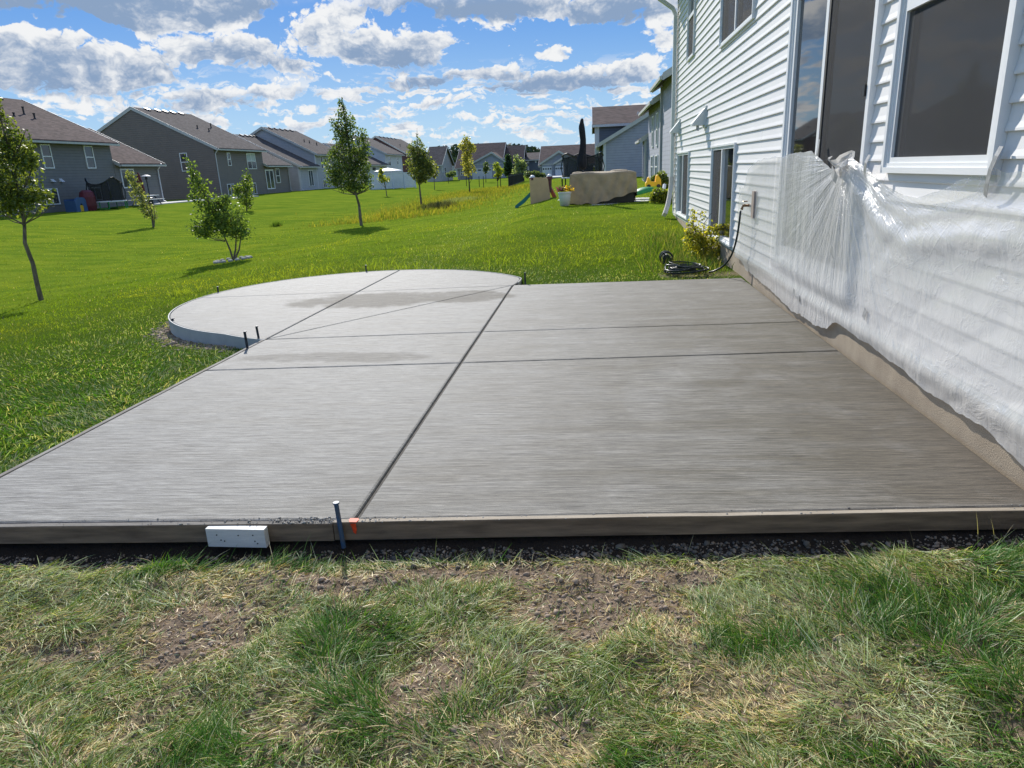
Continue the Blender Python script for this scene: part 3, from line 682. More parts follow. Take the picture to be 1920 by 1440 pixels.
for c in range(NC):
    z0 = ZS+c*CR_; z1 = z0+CR_
    cuts = [HY0, HY1-.055]; 
    ev = sorted(set([HY0, HY1-.055]+[e for k_ in OPEN.values() for e in k_[:2]]+([8.93] if z0 < 1.8 else [])+[HY0+.3+((c*1.37) % 2.2)+k_*3.66 for k_ in range(1, 5) if z0 > 1.9 or k_ < 1]))
    ev = [e for e in ev if HY0 <= e <= HY1-.055]
    i = 0; segs = []
    for a, e in zip(ev[:-1], ev[1:]):
        zr = [(z0, z1)]
        mid_ = (a+e)/2
        for (oy0, oy1, oz0, oz1) in OPEN.values():
            if oy0 < mid_ < oy1:
                nz = []
                for (p, q_) in zr:
                    if oz1 <= p or oz0 >= q_: nz.append((p, q_)); continue
                    if oz0 > p+.006: nz.append((p, oz0))
                    if oz1 < q_-.006: nz.append((oz1, q_))
                zr = nz
        issplit = any(abs(a-s_) < 1e-6 for s_ in [8.93]) or not any(abs(a-x_) < 1e-6 for k_ in OPEN.values() for x_ in k_[:2])
        segs.append((a, e, tuple(zr), issplit))
    merged = []
    for s_ in segs:
        if merged and merged[-1][2] == s_[2] and not s_[3]: merged[-1] = (merged[-1][0], s_[1], s_[2], merged[-1][3])
        else: merged.append(list(s_) if False else s_)
    for (a, e, zr, _) in merged:
        for (p, q_) in zr:
            if e-a > .02: siding_piece(a+.0015, e-.0015, p, q_, z0).build('siding_board', MT['white'], house)
# corner post and starter trim
MB().box((XW-.032, HY1-.055, ZS-.01), (XW+.06, HY1, ZTOP)).build('corner_post', MT['trim'], house)
MB().box((XW-.018, HY0, ZS-.045), (XW+.03, HY1-.02, ZS-.003)).build('starter_trim', MT['alu'], house)
def window(parent, y0, y1, z0, z1, fw=.07, rail=None, mull=None, proud=.03, scr=None, sill=True, J=.0):
    x0 = XW-.021-proud
    bm_ = MB()
    def ring(a0, a1, b0, b1, w, xa, xb):
        bm_.box((xa, a0, b0), (xb, a0+w, b1)); bm_.box((xa, a1-w, b0), (xb, a1, b1))
        bm_.box((xa, a0+w, b0), (xb, a1-w, b0+w)); bm_.box((xa, a0+w, b1-w), (xb, a1-w, b1))
    ring(y0, y1, z0, z1, fw*.42, x0, XW+.03)                       # outer casing
    ring(y0+fw*.42, y1-fw*.42, z0+fw*.42, z1-fw*.42, fw*.3, x0+.012, XW+.03)
    ring(y0+fw*.72, y1-fw*.72, z0+fw*.72, z1-fw*.72, fw*.42, x0+.02, XW+.03)
    fr_o = bm_.build('window', MT['trim'], parent)
    a0, a1, b0, b1 = y0+fw*1.14, y1-fw*1.14, z0+fw*1.14, z1-fw*1.14
    if rail: MB().box((x0+.018, a0, rail-.035), (XW+.03, a1, rail+.035)).build('meeting_rail', MT['trim'], fr_o)
    if mull: MB().box((x0+.016, mull-.03, b0), (XW+.03, mull+.03, b1)).build('mullion', MT['trim'], fr_o)
    MB().box((XW+.012, a0-.01, b0-.01), (XW+.018, a1+.01, b1+.01)).build('pane', MT['glass'], fr_o)
    if scr:
        for (s0, s1, t0, t1) in scr:
            MB().box((XW-.018, s0, t0), (XW-.0165, s1, t1)).build('screen', MT['mesh'], fr_o)
    return fr_o
# see-through insect screen
sm_ = bpy.data.materials.new('insect_mesh'); sm_.use_nodes = True; t = sm_.node_tree; b = t.nodes['Principled BSDF']
b.inputs['Base Color'].default_value = (.075, .076, .080, 1); b.inputs['Roughness'].default_value = .9; b.inputs['Specular IOR Level'].default_value = .1; b.inputs['Alpha'].default_value = .45
MT['mesh'] = sm_
window(house, *OPEN['big'], fw=.085, rail=2.37, scr=[(3.90, 5.07, 1.46, 2.34)], proud=.035)
window(house, *OPEN['b2'], fw=.06, mull=11.42, scr=[(11.45, 12.25, .37, 1.65)], proud=.03)
window(house, *OPEN['b1'], fw=.06, mull=16.2, scr=[(15.27, 16.17, .4, 1.63)], proud=.03)
window(house, *OPEN['u2'], fw=.06, mull=10.85, scr=[(9.73, 10.8, 3.2, 4.63), (10.9, 11.93, 3.2, 4.63)], proud=.03)
window(house, *OPEN['u1'], fw=.055, rail=4.25, scr=[(15.06, 15.9, 3.52, 4.22)], proud=.03)
# blinds visible low behind the big pane
MB().box((XW+.05, 3.92, 1.46), (XW+.06, 4.9, 1.56)).build('inner_sill', MT['greytrim'], house)
# sliding patio door
dy0, dy1, dz0, dz1 = OPEN['door']
bm_ = MB(); x0 = XW-.05
bm_.box((x0, dy0, dz0), (XW+.03, dy0+.06, dz1)).box((x0, dy1-.06, dz0), (XW+.03, dy1, dz1)).box((x0, dy0+.06, dz1-.07), (XW+.03, dy1-.06, dz1)).box((x0, dy0+.06, dz0), (XW+.03, dy1-.06, dz0+.05))
bm_.box((x0+.014, dy0+.06, dz0+.05), (XW+.03, dy0+.10, dz1-.07)).box((x0+.014, dy1-.10, dz0+.05), (XW+.03, dy1-.06, dz1-.07))
door = bm_.build('patio_door', MT['trim'], house)
my = 6.72
MB().box((x0+.02, my-.035, dz0+.05), (XW+.03, my+.035, dz1-.07)).build('meeting_stile', MT['trim'], door)
MB().box((x0+.025, my+.035, dz0+.05), (XW+.03, dy1-.10, dz0+.17)).box((x0+.025, dy1-.17, dz0+.17), (XW+.03, dy1-.10, dz1-.07)).build('sash', MT['trim'], door)
MB().box((x0+.025, dy0+.10, dz0+.05), (XW+.03, my-.035, dz0+.17)).build('sash', MT['trim'], door)
MB().box((XW+.004, my+.03, dz0+.16), (XW+.01, dy1-.165, dz1-.06)).build('pane', MT['glass'], door)
MB().box((XW+.004, dy0+.095, dz0+.16), (XW+.01, my-.03, dz1-.06)).build('pane', MT['glass'], door)
MB().box((XW-.02, dy0+.10, dz0+.06), (XW-.0185, my-.036, dz1-.075)).build('screen', MT['mesh'], door)
MB().box((x0+.022, my-.075, dz0+.06), (XW-.015, my-.037, dz1-.075)).build('screen_frame', MT['screen'], door)
hp = PX(1625, 158, XW-.04); hq = PX(1621, 181, XW-.04)
MB().box((XW-.062, hp[1]-.03, hq[2]), (XW-.036, hp[1]+.004, hp[2])).build('handle', MT['black'], door)
# eaves, gutter and roof
bm_ = MB().prism([(XW-.45, ZTOP-.02), (XW-.45, ZTOP+.16), (XW+5, ZTOP+3.0), (XW+10.3, ZTOP+.16), (XW+10.3, ZTOP-.02)], 'y', HY0-.3, HY1+.3)
bm_.build('roof', MT['roof2'], house)
MB().box((XW-.455, HY0-.32, ZTOP-.05), (XW+.05, HY1+.32, ZTOP-.022)).build('soffit', MT['soffit'], house)
MB().prism([(XW-.57, ZTOP+.12), (XW-.57, ZTOP+.05), (XW-.54, ZTOP-.0), (XW-.458, ZTOP-.0), (XW-.458, ZTOP+.12)], 'y', HY0-.3, HY1+.3).build('gutter', MT['alu'], house)
# downspout with elbows and the loose extension leaning at its foot
def rect_tube(pts, w, d):
    bm_ = MB(); vs, fs = [], []
    pts = [Vector(p) for p in pts]
    for i, p in enumerate(pts):
        t_ = (pts[min(i+1, len(pts)-1)]-pts[max(i-1, 0)]).normalized(); yv = Vector((0, 1, 0)); xv = t_.cross(yv)
        if xv.length < .1: xv = Vector((1, 0, 0))
        xv.normalize(); yv = xv.cross(t_)
        for (a, c) in ((-1, -1), (1, -1), (1, 1), (-1, 1)): vs.append(p+xv*a*w/2+yv*c*d/2)
    for i in range(len(pts)-1):
        for k_ in range(4): fs.append((i*4+k_, i*4+(k_+1) % 4, (i+1)*4+(k_+1) % 4, (i+1)*4+k_))
    fs += [(3, 2, 1, 0), tuple(4*(len(pts)-1)+k_ for k_ in range(4))]
    return bm_.add(vs, fs)
dxx, dyy = XW-.085, HY1-.12
rect_tube([(XW-.5, dyy, ZTOP+.02), (XW-.5, dyy, ZTOP-.10), (XW-.46, dyy, ZTOP-.2), (dxx-.06, dyy, ZTOP-.42), (dxx, dyy, ZTOP-.55), (dxx, dyy, ZTOP-.8), (dxx, dyy, 1.1)], .075, .10).build('downspout', MT['alu'], house)
rect_tube([(dxx, dyy, 1.25), (dxx, dyy, 1.0), (dxx-.03, dyy-.06, .8), (dxx-.12, dyy-.4, .5), (dxx-.32, dyy-.9, .22)], .085, .11)
ext = rect_tube([(dxx, dyy-.0, 1.16), (dxx-.01, dyy-.02, .95), (dxx-.05, dyy-.14, .72), (dxx-.11, dyy-.30, .5), (dxx-.2, dyy-.52, .30)], .095, .12).build('downspout_extension', mat('faded_vinyl', (.62, .58, .54), .5, .06, 4), house)
# hooded wall vents
def vent(y, z, s):
    bm_ = MB(); x1 = XW-.02
    bm_.box((x1-.02, y-.10*s, z-.10*s), (x1+.01, y+.10*s, z+.13*s))
    o_ = bm_.build('vent_hood', MT['alu'], house)
    q_ = MB(); vs = [(x1-.02, y-.085*s, z+.11*s), (x1-.02, y+.085*s, z+.11*s), (x1-.15*s, y-.085*s, z-.05*s), (x1-.15*s, y+.085*s, z-.05*s), (x1-.02, y-.085*s, z-.05*s), (x1-.02, y+.085*s, z-.05*s), (x1-.15*s, y-.085*s, z-.075*s), (x1-.15*s, y+.085*s, z-.075*s), (x1-.02, y-.085*s, z-.075*s), (x1-.02, y+.085*s, z-.075*s)]
    q_.add(vs, [(0, 1, 3, 2), (0, 2, 6, 8, 4), (1, 5, 9, 7, 3), (2, 3, 7, 6), (6, 7, 9, 8)]).build('hood', MT['alu'], o_)
    MB().box((x1-.09*s, y-.05*s, z-.13*s), (x1-.07*s, y-.03*s, z-.076*s)).box((x1-.09*s, y+.02*s, z-.12*s), (x1-.07*s, y+.04*s, z-.076*s)).build('damper', MT['greytrim'], o_)
vp = PX(1322, 222, XW-.02); vent(vp[1], vp[2], 1.55)
vp = PX(1274, 240, XW-.02); vent(vp[1], vp[2], 1.4)
# outlet box and hose bib behind the sheeting
fb = PX(1406, 385, XW-.03)
bm_ = MB().tube([(XW-.02, fb[1], fb[2]), (XW-.11, fb[1], fb[2]), (XW-.13, fb[1], fb[2]-.05)], .018, 8); bm_.lathe([(.03, -.006), (.036, 0), (.03, .006)], (XW-.09, fb[1], fb[2]+.05), 8)
bm_.build('hose_bib', mat('brass_bib', (.2, .12, .06), .4, .2, 30, metal=.7), house)
MB().box((XW-.055, 8.96, .80), (XW-.02, 9.08, 1.12)).build('outlet_box', mat('tan_outlet_box', (.36, .29, .24), .6, .1, 8), house)

# ------------------------------------------------------------------ plastic sheeting
pm = bpy.data.materials.new('translucent_plastic'); pm.use_nodes = True; t = pm.node_tree; t.nodes.remove(t.nodes['Principled BSDF'])
tcn = N(t, 'ShaderNodeTexCoord'); ov = tcn.outputs['Object']
sp = N(t, 'ShaderNodeSeparateXYZ'); t.links.new(ov, sp.inputs[0])
wr = noise(t, comb(t, 0., M(t, 'MULTIPLY', sp.outputs[1], 5.), M(t, 'MULTIPLY', sp.outputs[2], 3.)), 1., 6, .65, .6)
# wrinkles that fan out of the knot next to the door
KY, KZ = 5.72, 1.40
ang = M(t, 'ARCTAN2', M(t, 'SUBTRACT', sp.outputs[1], KY), M(t, 'SUBTRACT', KZ+.05, sp.outputs[2]))
dist_ = M(t, 'SQRT', M(t, 'ADD', M(t, 'POWER', M(t, 'SUBTRACT', sp.outputs[1], KY), 2.), M(t, 'POWER', M(t, 'SUBTRACT', sp.outputs[2], KZ), 2.)))
rad = noise(t, comb(t, M(t, 'MULTIPLY', ang, 10.), M(t, 'MULTIPLY', dist_, .5), 0.), 1., 5, .7)
rad2 = noise(t, comb(t, M(t, 'MULTIPLY', sp.outputs[1], 26.), M(t, 'MULTIPLY', sp.outputs[2], 1.4), 5.), 1., 4, .65)
fl_ = noise(t, ov, 12, 4, .6, 1.)
wd = mapr(t, dist_, 2.4, .8)
hh = M(t, 'ADD', M(t, 'MULTIPLY', wr, .5), M(t, 'ADD', M(t, 'MULTIPLY', rad, wd), M(t, 'MULTIPLY', fl_, .07)))
dw = mapr(t, M(t, 'ABSOLUTE', M(t, 'SUBTRACT', sp.outputs[1], 6.8)), 1.8, .8)
crs = noise(t, comb(t, M(t, 'MULTIPLY', sp.outputs[1], 2.2), M(t, 'MULTIPLY', sp.outputs[2], 2.6), 9.), 1., 6, .6, 1.2)
cr1 = mapr(t, M(t, 'ABSOLUTE', M(t, 'SUBTRACT', crs, .5)), 0., .035, 1., 0.)
hh = M(t, 'ADD', hh, M(t, 'MULTIPLY', cr1, .05))
hh = M(t, 'ADD', hh, M(t, 'MULTIPLY', rad2, M(t, 'MULTIPLY', dw, .55)))
bp = N(t, 'ShaderNodeBump'); bp.inputs['Distance'].default_value = .024; t.links.new(hh, bp.inputs['Height'])
df_ = N(t, 'ShaderNodeBsdfDiffuse'); df_.inputs['Color'].default_value = (.87, .86, .84, 1); t.links.new(bp.outputs[0], df_.inputs['Normal'])
tl = N(t, 'ShaderNodeBsdfTranslucent'); tl.inputs['Color'].default_value = (.88, .87, .85, 1); t.links.new(bp.outputs[0], tl.inputs['Normal'])
gl = N(t, 'ShaderNodeBsdfGlossy'); gl.inputs['Roughness'].default_value = .24; gl.inputs['Color'].default_value = (1, 1, 1, 1); t.links.new(bp.outputs[0], gl.inputs['Normal'])
tp = N(t, 'ShaderNodeBsdfTransparent'); tp.inputs['Color'].default_value = (.97, .98, 1, 1)
m1 = N(t, 'ShaderNodeMixShader'); m1.inputs[0].default_value = .4; t.links.new(df_.outputs[0], m1.inputs[1]); t.links.new(tl.outputs[0], m1.inputs[2])
lw = N(t, 'ShaderNodeFresnel'); lw.inputs['IOR'].default_value = 1.45; t.links.new(bp.outputs[0], lw.inputs['Normal'])
cov = mapr(t, hh, .35, 1.05, .42, .84)
oa = N(t, 'ShaderNodeAttribute'); oa.attribute_name = 'opacity'
cov = M(t, 'ADD', cov, oa.outputs['Fac'], clamp=True)
m2 = N(t, 'ShaderNodeMixShader'); t.links.new(cov, m2.inputs[0]); t.links.new(tp.outputs[0], m2.inputs[1]); t.links.new(m1.outputs[0], m2.inputs[2])
m3 = N(t, 'ShaderNodeMixShader'); t.links.new(M(t, 'MULTIPLY', lw.outputs[0], .20), m3.inputs[0]); t.links.new(m2.outputs[0], m3.inputs[1]); t.links.new(gl.outputs[0], m3.inputs[2])
t.links.new(m3.outputs[0], t.nodes['Material Output'].inputs[0])

def wall_pts(l): 
    o_ = [(PX(x, y, XW-.03)[1], PX(x, y, XW-.03)[2]) for x, y in l]; return sorted(o_)
TOPE = wall_pts([(1396, 352), (1404, 318), (1421, 301), (1450, 294), (1478, 293), (1500, 286), (1536, 283), (1556, 300), (1576, 317), (1600, 306), (1618, 292), (1640, 321), (1662, 343), (1700, 366), (1725, 371), (1762, 360), (1800, 340), (1838, 322), (1858, 318), (1890, 321), (1920, 322)])
TOPE = [(-1.5, 1.34), (3.2, 1.36)]+TOPE
BOTE = wall_pts([(1393, 488), (1400, 505), (1440, 537), (1465, 561), (1487, 582), (1512, 596), (1530, 610), (1553, 618), (1566, 605), (1590, 614), (1640, 652), (1700, 693), (1738, 733), (1790, 763), (1850, 800), (1900, 845), (1918, 862)])
BOTE = [(-1.5, .06), (2.9, .09)]+BOTE
ty, tz = zip(*TOPE); by, bz = zip(*BOTE)
# measured sag line (ridge of the draped fold)
ny_, nz_ = 620, 64
yy = np.linspace(-1.3, 9.95, ny_); tt_ = np.linspace(0, 1, nz_)
YYp, TT = np.meshgrid(yy, tt_)
zt = np.interp(YYp, ty, tz); zb2 = np.interp(YYp, by, bz)+(fbm(YYp, YYp*0, 6, 4, 61)-.5)*.05
zt = zt+(fbm(YYp, YYp*0, 9, 3, 67)-.5)*.02
ZP = zb2+(zt-zb2)*TT
dk = np.hypot(YYp-KY, ZP-KZ); ak = np.arctan2(YYp-KY, KZ+.05-ZP)
off = .012+.010*fbm(YYp, ZP, 3, 3, 71)+.022*np.abs(fbm(YYp*.9+ZP*1.6, ZP*.7-YYp*.2, 1.5, 3, 77)-.5)*np.clip((5.9-YYp), 0, 1)*2
off += .018*fbm(ak*6, dk*.6, 1., 4, 73)*np.clip(1.8-dk, 0, 1)*np.clip(dk*3, 0, 1)
off += .012*(fbm(YYp*9, ZP*.8, 1., 4, 79))*np.exp(-((YYp-6.7)/1.2)**2)
off += .05*np.exp(-(dk/.18)**2)*fbm(YYp, ZP, 14, 3, 81)
# deep swag right of the knot: a fold hanging between the knot and the right tape
sagl = np.interp(YYp, [1., 3.0, 3.9, 4.6, 5.1, 5.6], [1.15, 1.12, 1.12, 1.02, 1.10, 1.36])
off += np.where(YYp < 5.7, .022*np.exp(-((ZP-sagl+.06)/.07)**2)*np.clip((5.8-YYp)*2, 0, 1)*np.clip((YYp-2.2)/1.6, .25, 1), 0)
off += np.where(YYp < 5.7, .010*np.exp(-((ZP-sagl-.09)/.03)**2), 0)
# hem draped over the foundation ledge
off += .014*np.exp(-((ZP-.25)/.05)**2)+.042*sm((YYp-5.35)/.2)*sm((8.1-YYp)/.25)*sm((ZP-.30)/.15)+.006*fbm(YYp*16, ZP*2, 1., 3, 83)*(ZP < .32)
XP = XW-.022-off
co = np.stack([XP.ravel(), YYp.ravel(), ZP.ravel()], 1)
i = np.arange(ny_*nz_).reshape(nz_, ny_); f = np.stack([i[:-1, :-1], i[:-1, 1:], i[1:, 1:], i[1:, :-1]], -1).reshape(-1, 4)
me = np_mesh('plastic_sheet', co, f)
a_ = me.attributes.new('opacity', 'FLOAT', 'POINT')
op = .22*np.exp(-((ZP-.2)/.12)**2)+.35*np.exp(-(dk/.28)**2)+.25*np.where(YYp < 5.7, np.exp(-((ZP-sagl+.02)/.10)**2), 0)-.20*np.where((YYp < 5.5) & (ZP > sagl+.1), 1, 0)-.02*np.where(YYp > 8., 1, 0)+.12*np.clip((5.3-YYp)/1., 0, 1)*(ZP < sagl)
a_.data.foreach_set('value', op.ravel().astype(np.float32))
me.materials.append(pm)
tag(link('plastic_sheet', me), 'crumpled translucent plastic sheeting draped over the lower wall and patio door', 'plastic sheet')
# duct tape strips
tape = mat('duct_tape', (.36, .36, .35), .42, .15, 30, .001, 60)
def tape_strip(px, w, label, lift=.012, m=tape):
    P_ = [PX(x, y, XW-.03-lift) for x, y in px]; bm_ = MB(); vs, fs = [], []
    n_ = len(P_)
    for i in range(n_):
        a = P_[max(i-1, 0)]; c = P_[min(i+1, n_-1)]; d = (c-a)[1:]; d = d/np.linalg.norm(d); nn = np.array([-d[1], d[0]])
        for s_, e_ in ((-1, 0), (1, 0), (1, .002), (-1, .002)):
            lf = lift if 0 < i < n_-1 else -.006
            vs.append((XW-.034-.02*math.sin(i/(n_-1)*math.pi)-lift-e_, P_[i][1]+nn[0]*s_*w/2, P_[i][2]+nn[1]*s_*w/2))
    for i in range(n_-1):
        for k_ in range(4): fs.append((i*4+k_, i*4+(k_+1) % 4, (i+1)*4+(k_+1) % 4, (i+1)*4+k_))
    fs += [(3, 2, 1, 0), tuple(4*(n_-1)+k_ for k_ in range(4))]
    tag(bm_.add(vs, fs).build('duct_tape', m), label, 'tape', 'tape strips holding the plastic sheet')
tape_strip([(1880, 274), (1876, 292), (1867, 318), (1858, 345), (1849, 368)], .036, 'long curling grey tape strip right of the big window')
tape_strip([(1537, 262), (1537, 290), (1536, 322)], .05, 'upright grey tape strip on the door stile holding the peak of the plastic', .03)
tape_strip([(1560, 318), (1570, 330), (1577, 345)], .07, 'crumpled grey tape piece below the patio door handle side', .05)
tape_strip([(1632, 290), (1630, 305), (1622, 330)], .045, 'narrow silvery tape folded at the knot right of the patio door', .06)
tape_strip([(1557, 462), (1566, 480)], .07, 'small grey tape patch on the plastic below the door', .06)
tape_strip([(1488, 545), (1500, 560)], .06, 'grey tape tab at the bottom edge of the plastic below the door', .03)
tape_strip([(1625, 580), (1620, 596)], .05, 'right hand grey tape tab at the foot of the plastic near the door corner', .03)
# flyaway end of plastic bunched at the knot
bm_ = MB(); vs, fs = [], []
for i in range(9):
    for j in range(7):
        a = i/8; c = j/6
        vs.append((XW-.10-.05*math.sin(a*5+c*4)-.03*random.random(), KY-.10+.34*a+.03*math.sin(c*9), KZ-.04+.14*c*(1-.5*abs(a-.5))+.04*math.sin(a*7)+.015*random.random()))
for i in range(8):
    for j in range(6): fs.append((i*7+j, i*7+j+1, (i+1)*7+j+1, (i+1)*7+j))
k_ = bm_.add(vs, fs).build('plastic_knot', pm, smooth=False); tag(k_, 'gathered knot of clear plastic bunched at the right door jamb', 'plastic knot')

# ------------------------------------------------------------------ neighbouring houses
MT['w1'] = siding_mat('slate_siding', (.178, .168, .155), .2)
MT['w2'] = siding_mat('grey_brown_siding', (.185, .15, .12), .2)
MT['w3'] = siding_mat('light_grey_siding', (.42, .41, .42), .2)
MT['w4'] = siding_mat('pale_grey_siding', (.60, .61, .62), .2)
MT['w5'] = siding_mat('maroon_siding', (.10, .045, .04), .2)
MT['w6'] = siding_mat('warm_grey_siding', (.45, .43, .41), .2)
MT['w7'] = siding_mat('blue_grey_siding', (.34, .35, .40), .2)
MT['w8'] = siding_mat('dark_blue_siding', (.13, .145, .175), .2)
MT['gar'] = mat('garage_door_white', (.62, .63, .66), .5, .05, 1)
MT['fwhite'] = mat('white_fence_vinyl', (.62, .66, .72), .5, .04, 2)
def roof_y(parent, xa, xb, za, zb_, xr, zr, y0, y1, m, oh=.45, th=.18, trim=None, gut=True):
    """gable roof, ridge along y at xr; eaves at xa (height za) and xb (height zb_)"""
    sa = (zr-za)/(xr-xa); sb = (zb_-zr)/(xb-xr)
    A0 = (xa-oh, za-oh*sa); B0 = (xb+oh, zb_+oh*sb)
    ro = MB().prism([(A0[0], A0[1]), (A0[0], A0[1]+th), (xr, zr+th*1.1), (B0[0], B0[1]+th), (B0[0], B0[1]), (xr, zr)], 'y', y0-oh, y1+oh).build('roof', m, parent)
    tm = trim or MT['soffit']
    for yy_ in (y0-oh-.04, y1+oh+.003):
        MB().prism([(A0[0]-.02, A0[1]-.10), (A0[0]-.02, A0[1]+th+.02), (xr, zr+th*1.1+.03), (B0[0]+.02, B0[1]+th+.02), (B0[0]+.02, B0[1]-.10), (xr, zr-.10)], 'y', yy_, yy_+.037).build('rake_board', tm, ro)
    if gut:
        for xx, zz, s_ in ((A0[0], A0[1], -1), (B0[0], B0[1], 1)):
            MB().box((min(xx, xx+.12*s_)+s_*.022, y0-oh, zz-.06), (max(xx, xx+.12*s_)+s_*.022, y1+oh, zz+.08)).build('gutter', tm, ro)
    return ro
def win_x(parent, x, y0, y1, z0, z1, s=1, rail=True, mull=False, fr=.07, blind=None, pane=None):
    """window on a wall that faces s*x"""
    y0, y1 = sorted((y0, y1)); z0, z1 = sorted((z0, z1)); bm_ = MB()
    def bx(a, c, ya, yb, za, zb_): bm_.box((min(x+s*a, x+s*c), ya, za), (max(x+s*a, x+s*c), yb, zb_))
    bx(0, .06, y0, y0+fr, z0, z1); bx(0, .06, y1-fr, y1, z0, z1); bx(0, .06, y0+fr, y1-fr, z0, z0+fr); bx(0, .06, y0+fr, y1-fr, z1-fr, z1)
    if rail: bx(0, .05, y0+fr, y1-fr, (z0+z1)/2-fr/2, (z0+z1)/2+fr/2)
    if mull: bx(0, .055, (y0+y1)/2-fr/2, (y0+y1)/2+fr/2, z0+fr, z1-fr)
    o_ = bm_.build('window', MT['trim'], parent)
    MB().box((min(x+s*.005, x+s*.02), y0+fr*.7, z0+fr*.7), (max(x+s*.005, x+s*.02), y1-fr*.7, z1-fr*.7)).build('pane', pane or MT['farglass'], o_)
    if blind: MB().box((min(x+s*.022, x+s*.028), y0+fr, z1-(z1-z0)*blind), (max(x+s*.022, x+s*.028), y1-fr, z1-fr)).build('blind', MT['bl'], o_)
    return o_
MT['bl'] = mat('pale_blind', (.5, .55, .55), .6, .05, 2)
def win_y(parent, y, x0, x1, z0, z1, rail=True, mull=False, fr=.07):
    x0, x1 = sorted((x0, x1)); z0, z1 = sorted((z0, z1)); bm_ = MB()
    bm_.box((x0, y-.06, z0), (x0+fr, y, z1)).box((x1-fr, y-.06, z0), (x1, y, z1)).box((x0+fr, y-.06, z0), (x1-fr, y, z0+fr)).box((x0+fr, y-.06, z1-fr), (x1-fr, y, z1))
    if rail: bm_.box((x0+fr, y-.05, (z0+z1)/2-fr/2), (x1-fr, y, (z0+z1)/2+fr/2))
    if mull: bm_.box(((x0+x1)/2-fr/2, y-.055, z0+fr), ((x0+x1)/2+fr/2, y, z1-fr))
    o_ = bm_.build('window', MT['trim'], parent)
    MB().box((x0+fr*.7, y-.02, z0+fr*.7), (x1-fr*.7, y-.005, z1-fr*.7)).build('pane', MT['farglass'], o_)
    return o_
def vents(parent, xr, zr, xe, ze, ys, drop=.35, pipes=()):
    sl_ = (zr-ze)/(abs(xe-xr)); sg = 1 if xe > xr else -1
    for yv in ys:
        x = xr+sg*drop; z = zr+.2-drop*sl_
        MB().prism([(x-.22, z+.22*sl_*sg-.02), (x+.22, z-.22*sl_*sg-.02), (x+.22, z-.22*sl_*sg+.14), (x-.22, z+.22*sl_*sg+.14)], 'y', yv-.26, yv+.26).build('roof_vent', MT['black'], parent)
    for (x, y, h_) in pipes:
        z = zr-(abs(x-xr))*sl_+.15
        MB().lathe([(.12, 0), (.06, .12), (.06, h_), (.09, h_), (.09, h_+.08)], (x, y, z), 8).build('vent_pipe', MT['black'], parent)
def wallblock(parent, xa, xb, za, zb_, xr, zr, y0, y1, zb0, m, corner=None, name='wall'):
    MB().prism([(xa, zb0), (xa, za), (xr, zr), (xb, zb_), (xb, zb0)], 'y', y0, y1).build(name, m, parent)
    cm_ = corner or m
    for yy_ in (y0,):
        MB().box((xb-.10, yy_-.02, zb0), (xb+.02, yy_+.12, zb_)).build('corner_board', cm_, parent)
def dspout(parent, x, y, z0, z1, m, s=1):
    MB().tube([(x+s*.5, y, z1), (x+s*.42, y, z1-.15), (x+s*.09, y, z1-.5), (x+s*.09, y, z0+.2), (x+s*.35, y, z0+.05)], .055, 6).build('downspout', m, parent)
XR = -38.
def P38(px, py): return PX(px, py, XR)
def wpx(parent, a, c, **k):
    p, q_ = P38(*a), P38(*c); return win_x(parent, XR+.0, p[1], q_[1], p[2], q_[2], **k)
# house 1
h1 = thing('house', 'slate grey split level house at far left behind the playhouse and trampoline', 'house', (XR-7, 45, 0), 'houses along the far side of the swale')
wallblock(h1, XR-14, XR, 4.9, 4.9, XR-7, 8.25, 34, 54.3, -.6, MT['w1'])
r1 = roof_y(h1, XR-14, XR, 4.9, 4.9, XR-7, 8.25, 34, 54.3, MT['roof1'])
wallblock(h1, XR-12, XR, 3.35, 3.35, XR-6, 6.35, 54.3, 60.2, -.6, MT['w1'], name='wing_wall')
roof_y(h1, XR-12, XR, 3.35, 3.35, XR-6, 6.35, 54.9, 60.2, MT['roof1'])
vents(h1, XR-7, 8.25, XR, 4.9, [46.5, 49.3, 52.0], pipes=[(XR-3.9, 50.9, .5), (XR-3.2, 51.0, .35), (XR-3.4, 49.3, .2)])
wpx(h1, (73, 270), (102, 316)); wpx(h1, (154.6, 273), (180, 316)); wpx(h1, (80, 354), (113, 383), rail=False, mull=True); wpx(h1, (163.5, 351.5), (192, 375), rail=False, mull=True)
wpx(h1, (224, 316.5), (256, 352), rail=False, mull=True, fr=.09)
for (a, c) in (((94, 336), (101, 341)), ((110, 335), (117, 341))):
    p, q_ = P38(*a), P38(*c); MB().prism([(XR, q_[2]), (XR+.22, q_[2]), (XR, p[2])], 'y', p[1], q_[1]).build('wall_vent', MT['gar'], h1)
dspout(h1, XR, 60.0, 0, 3.3, MT['gar'])
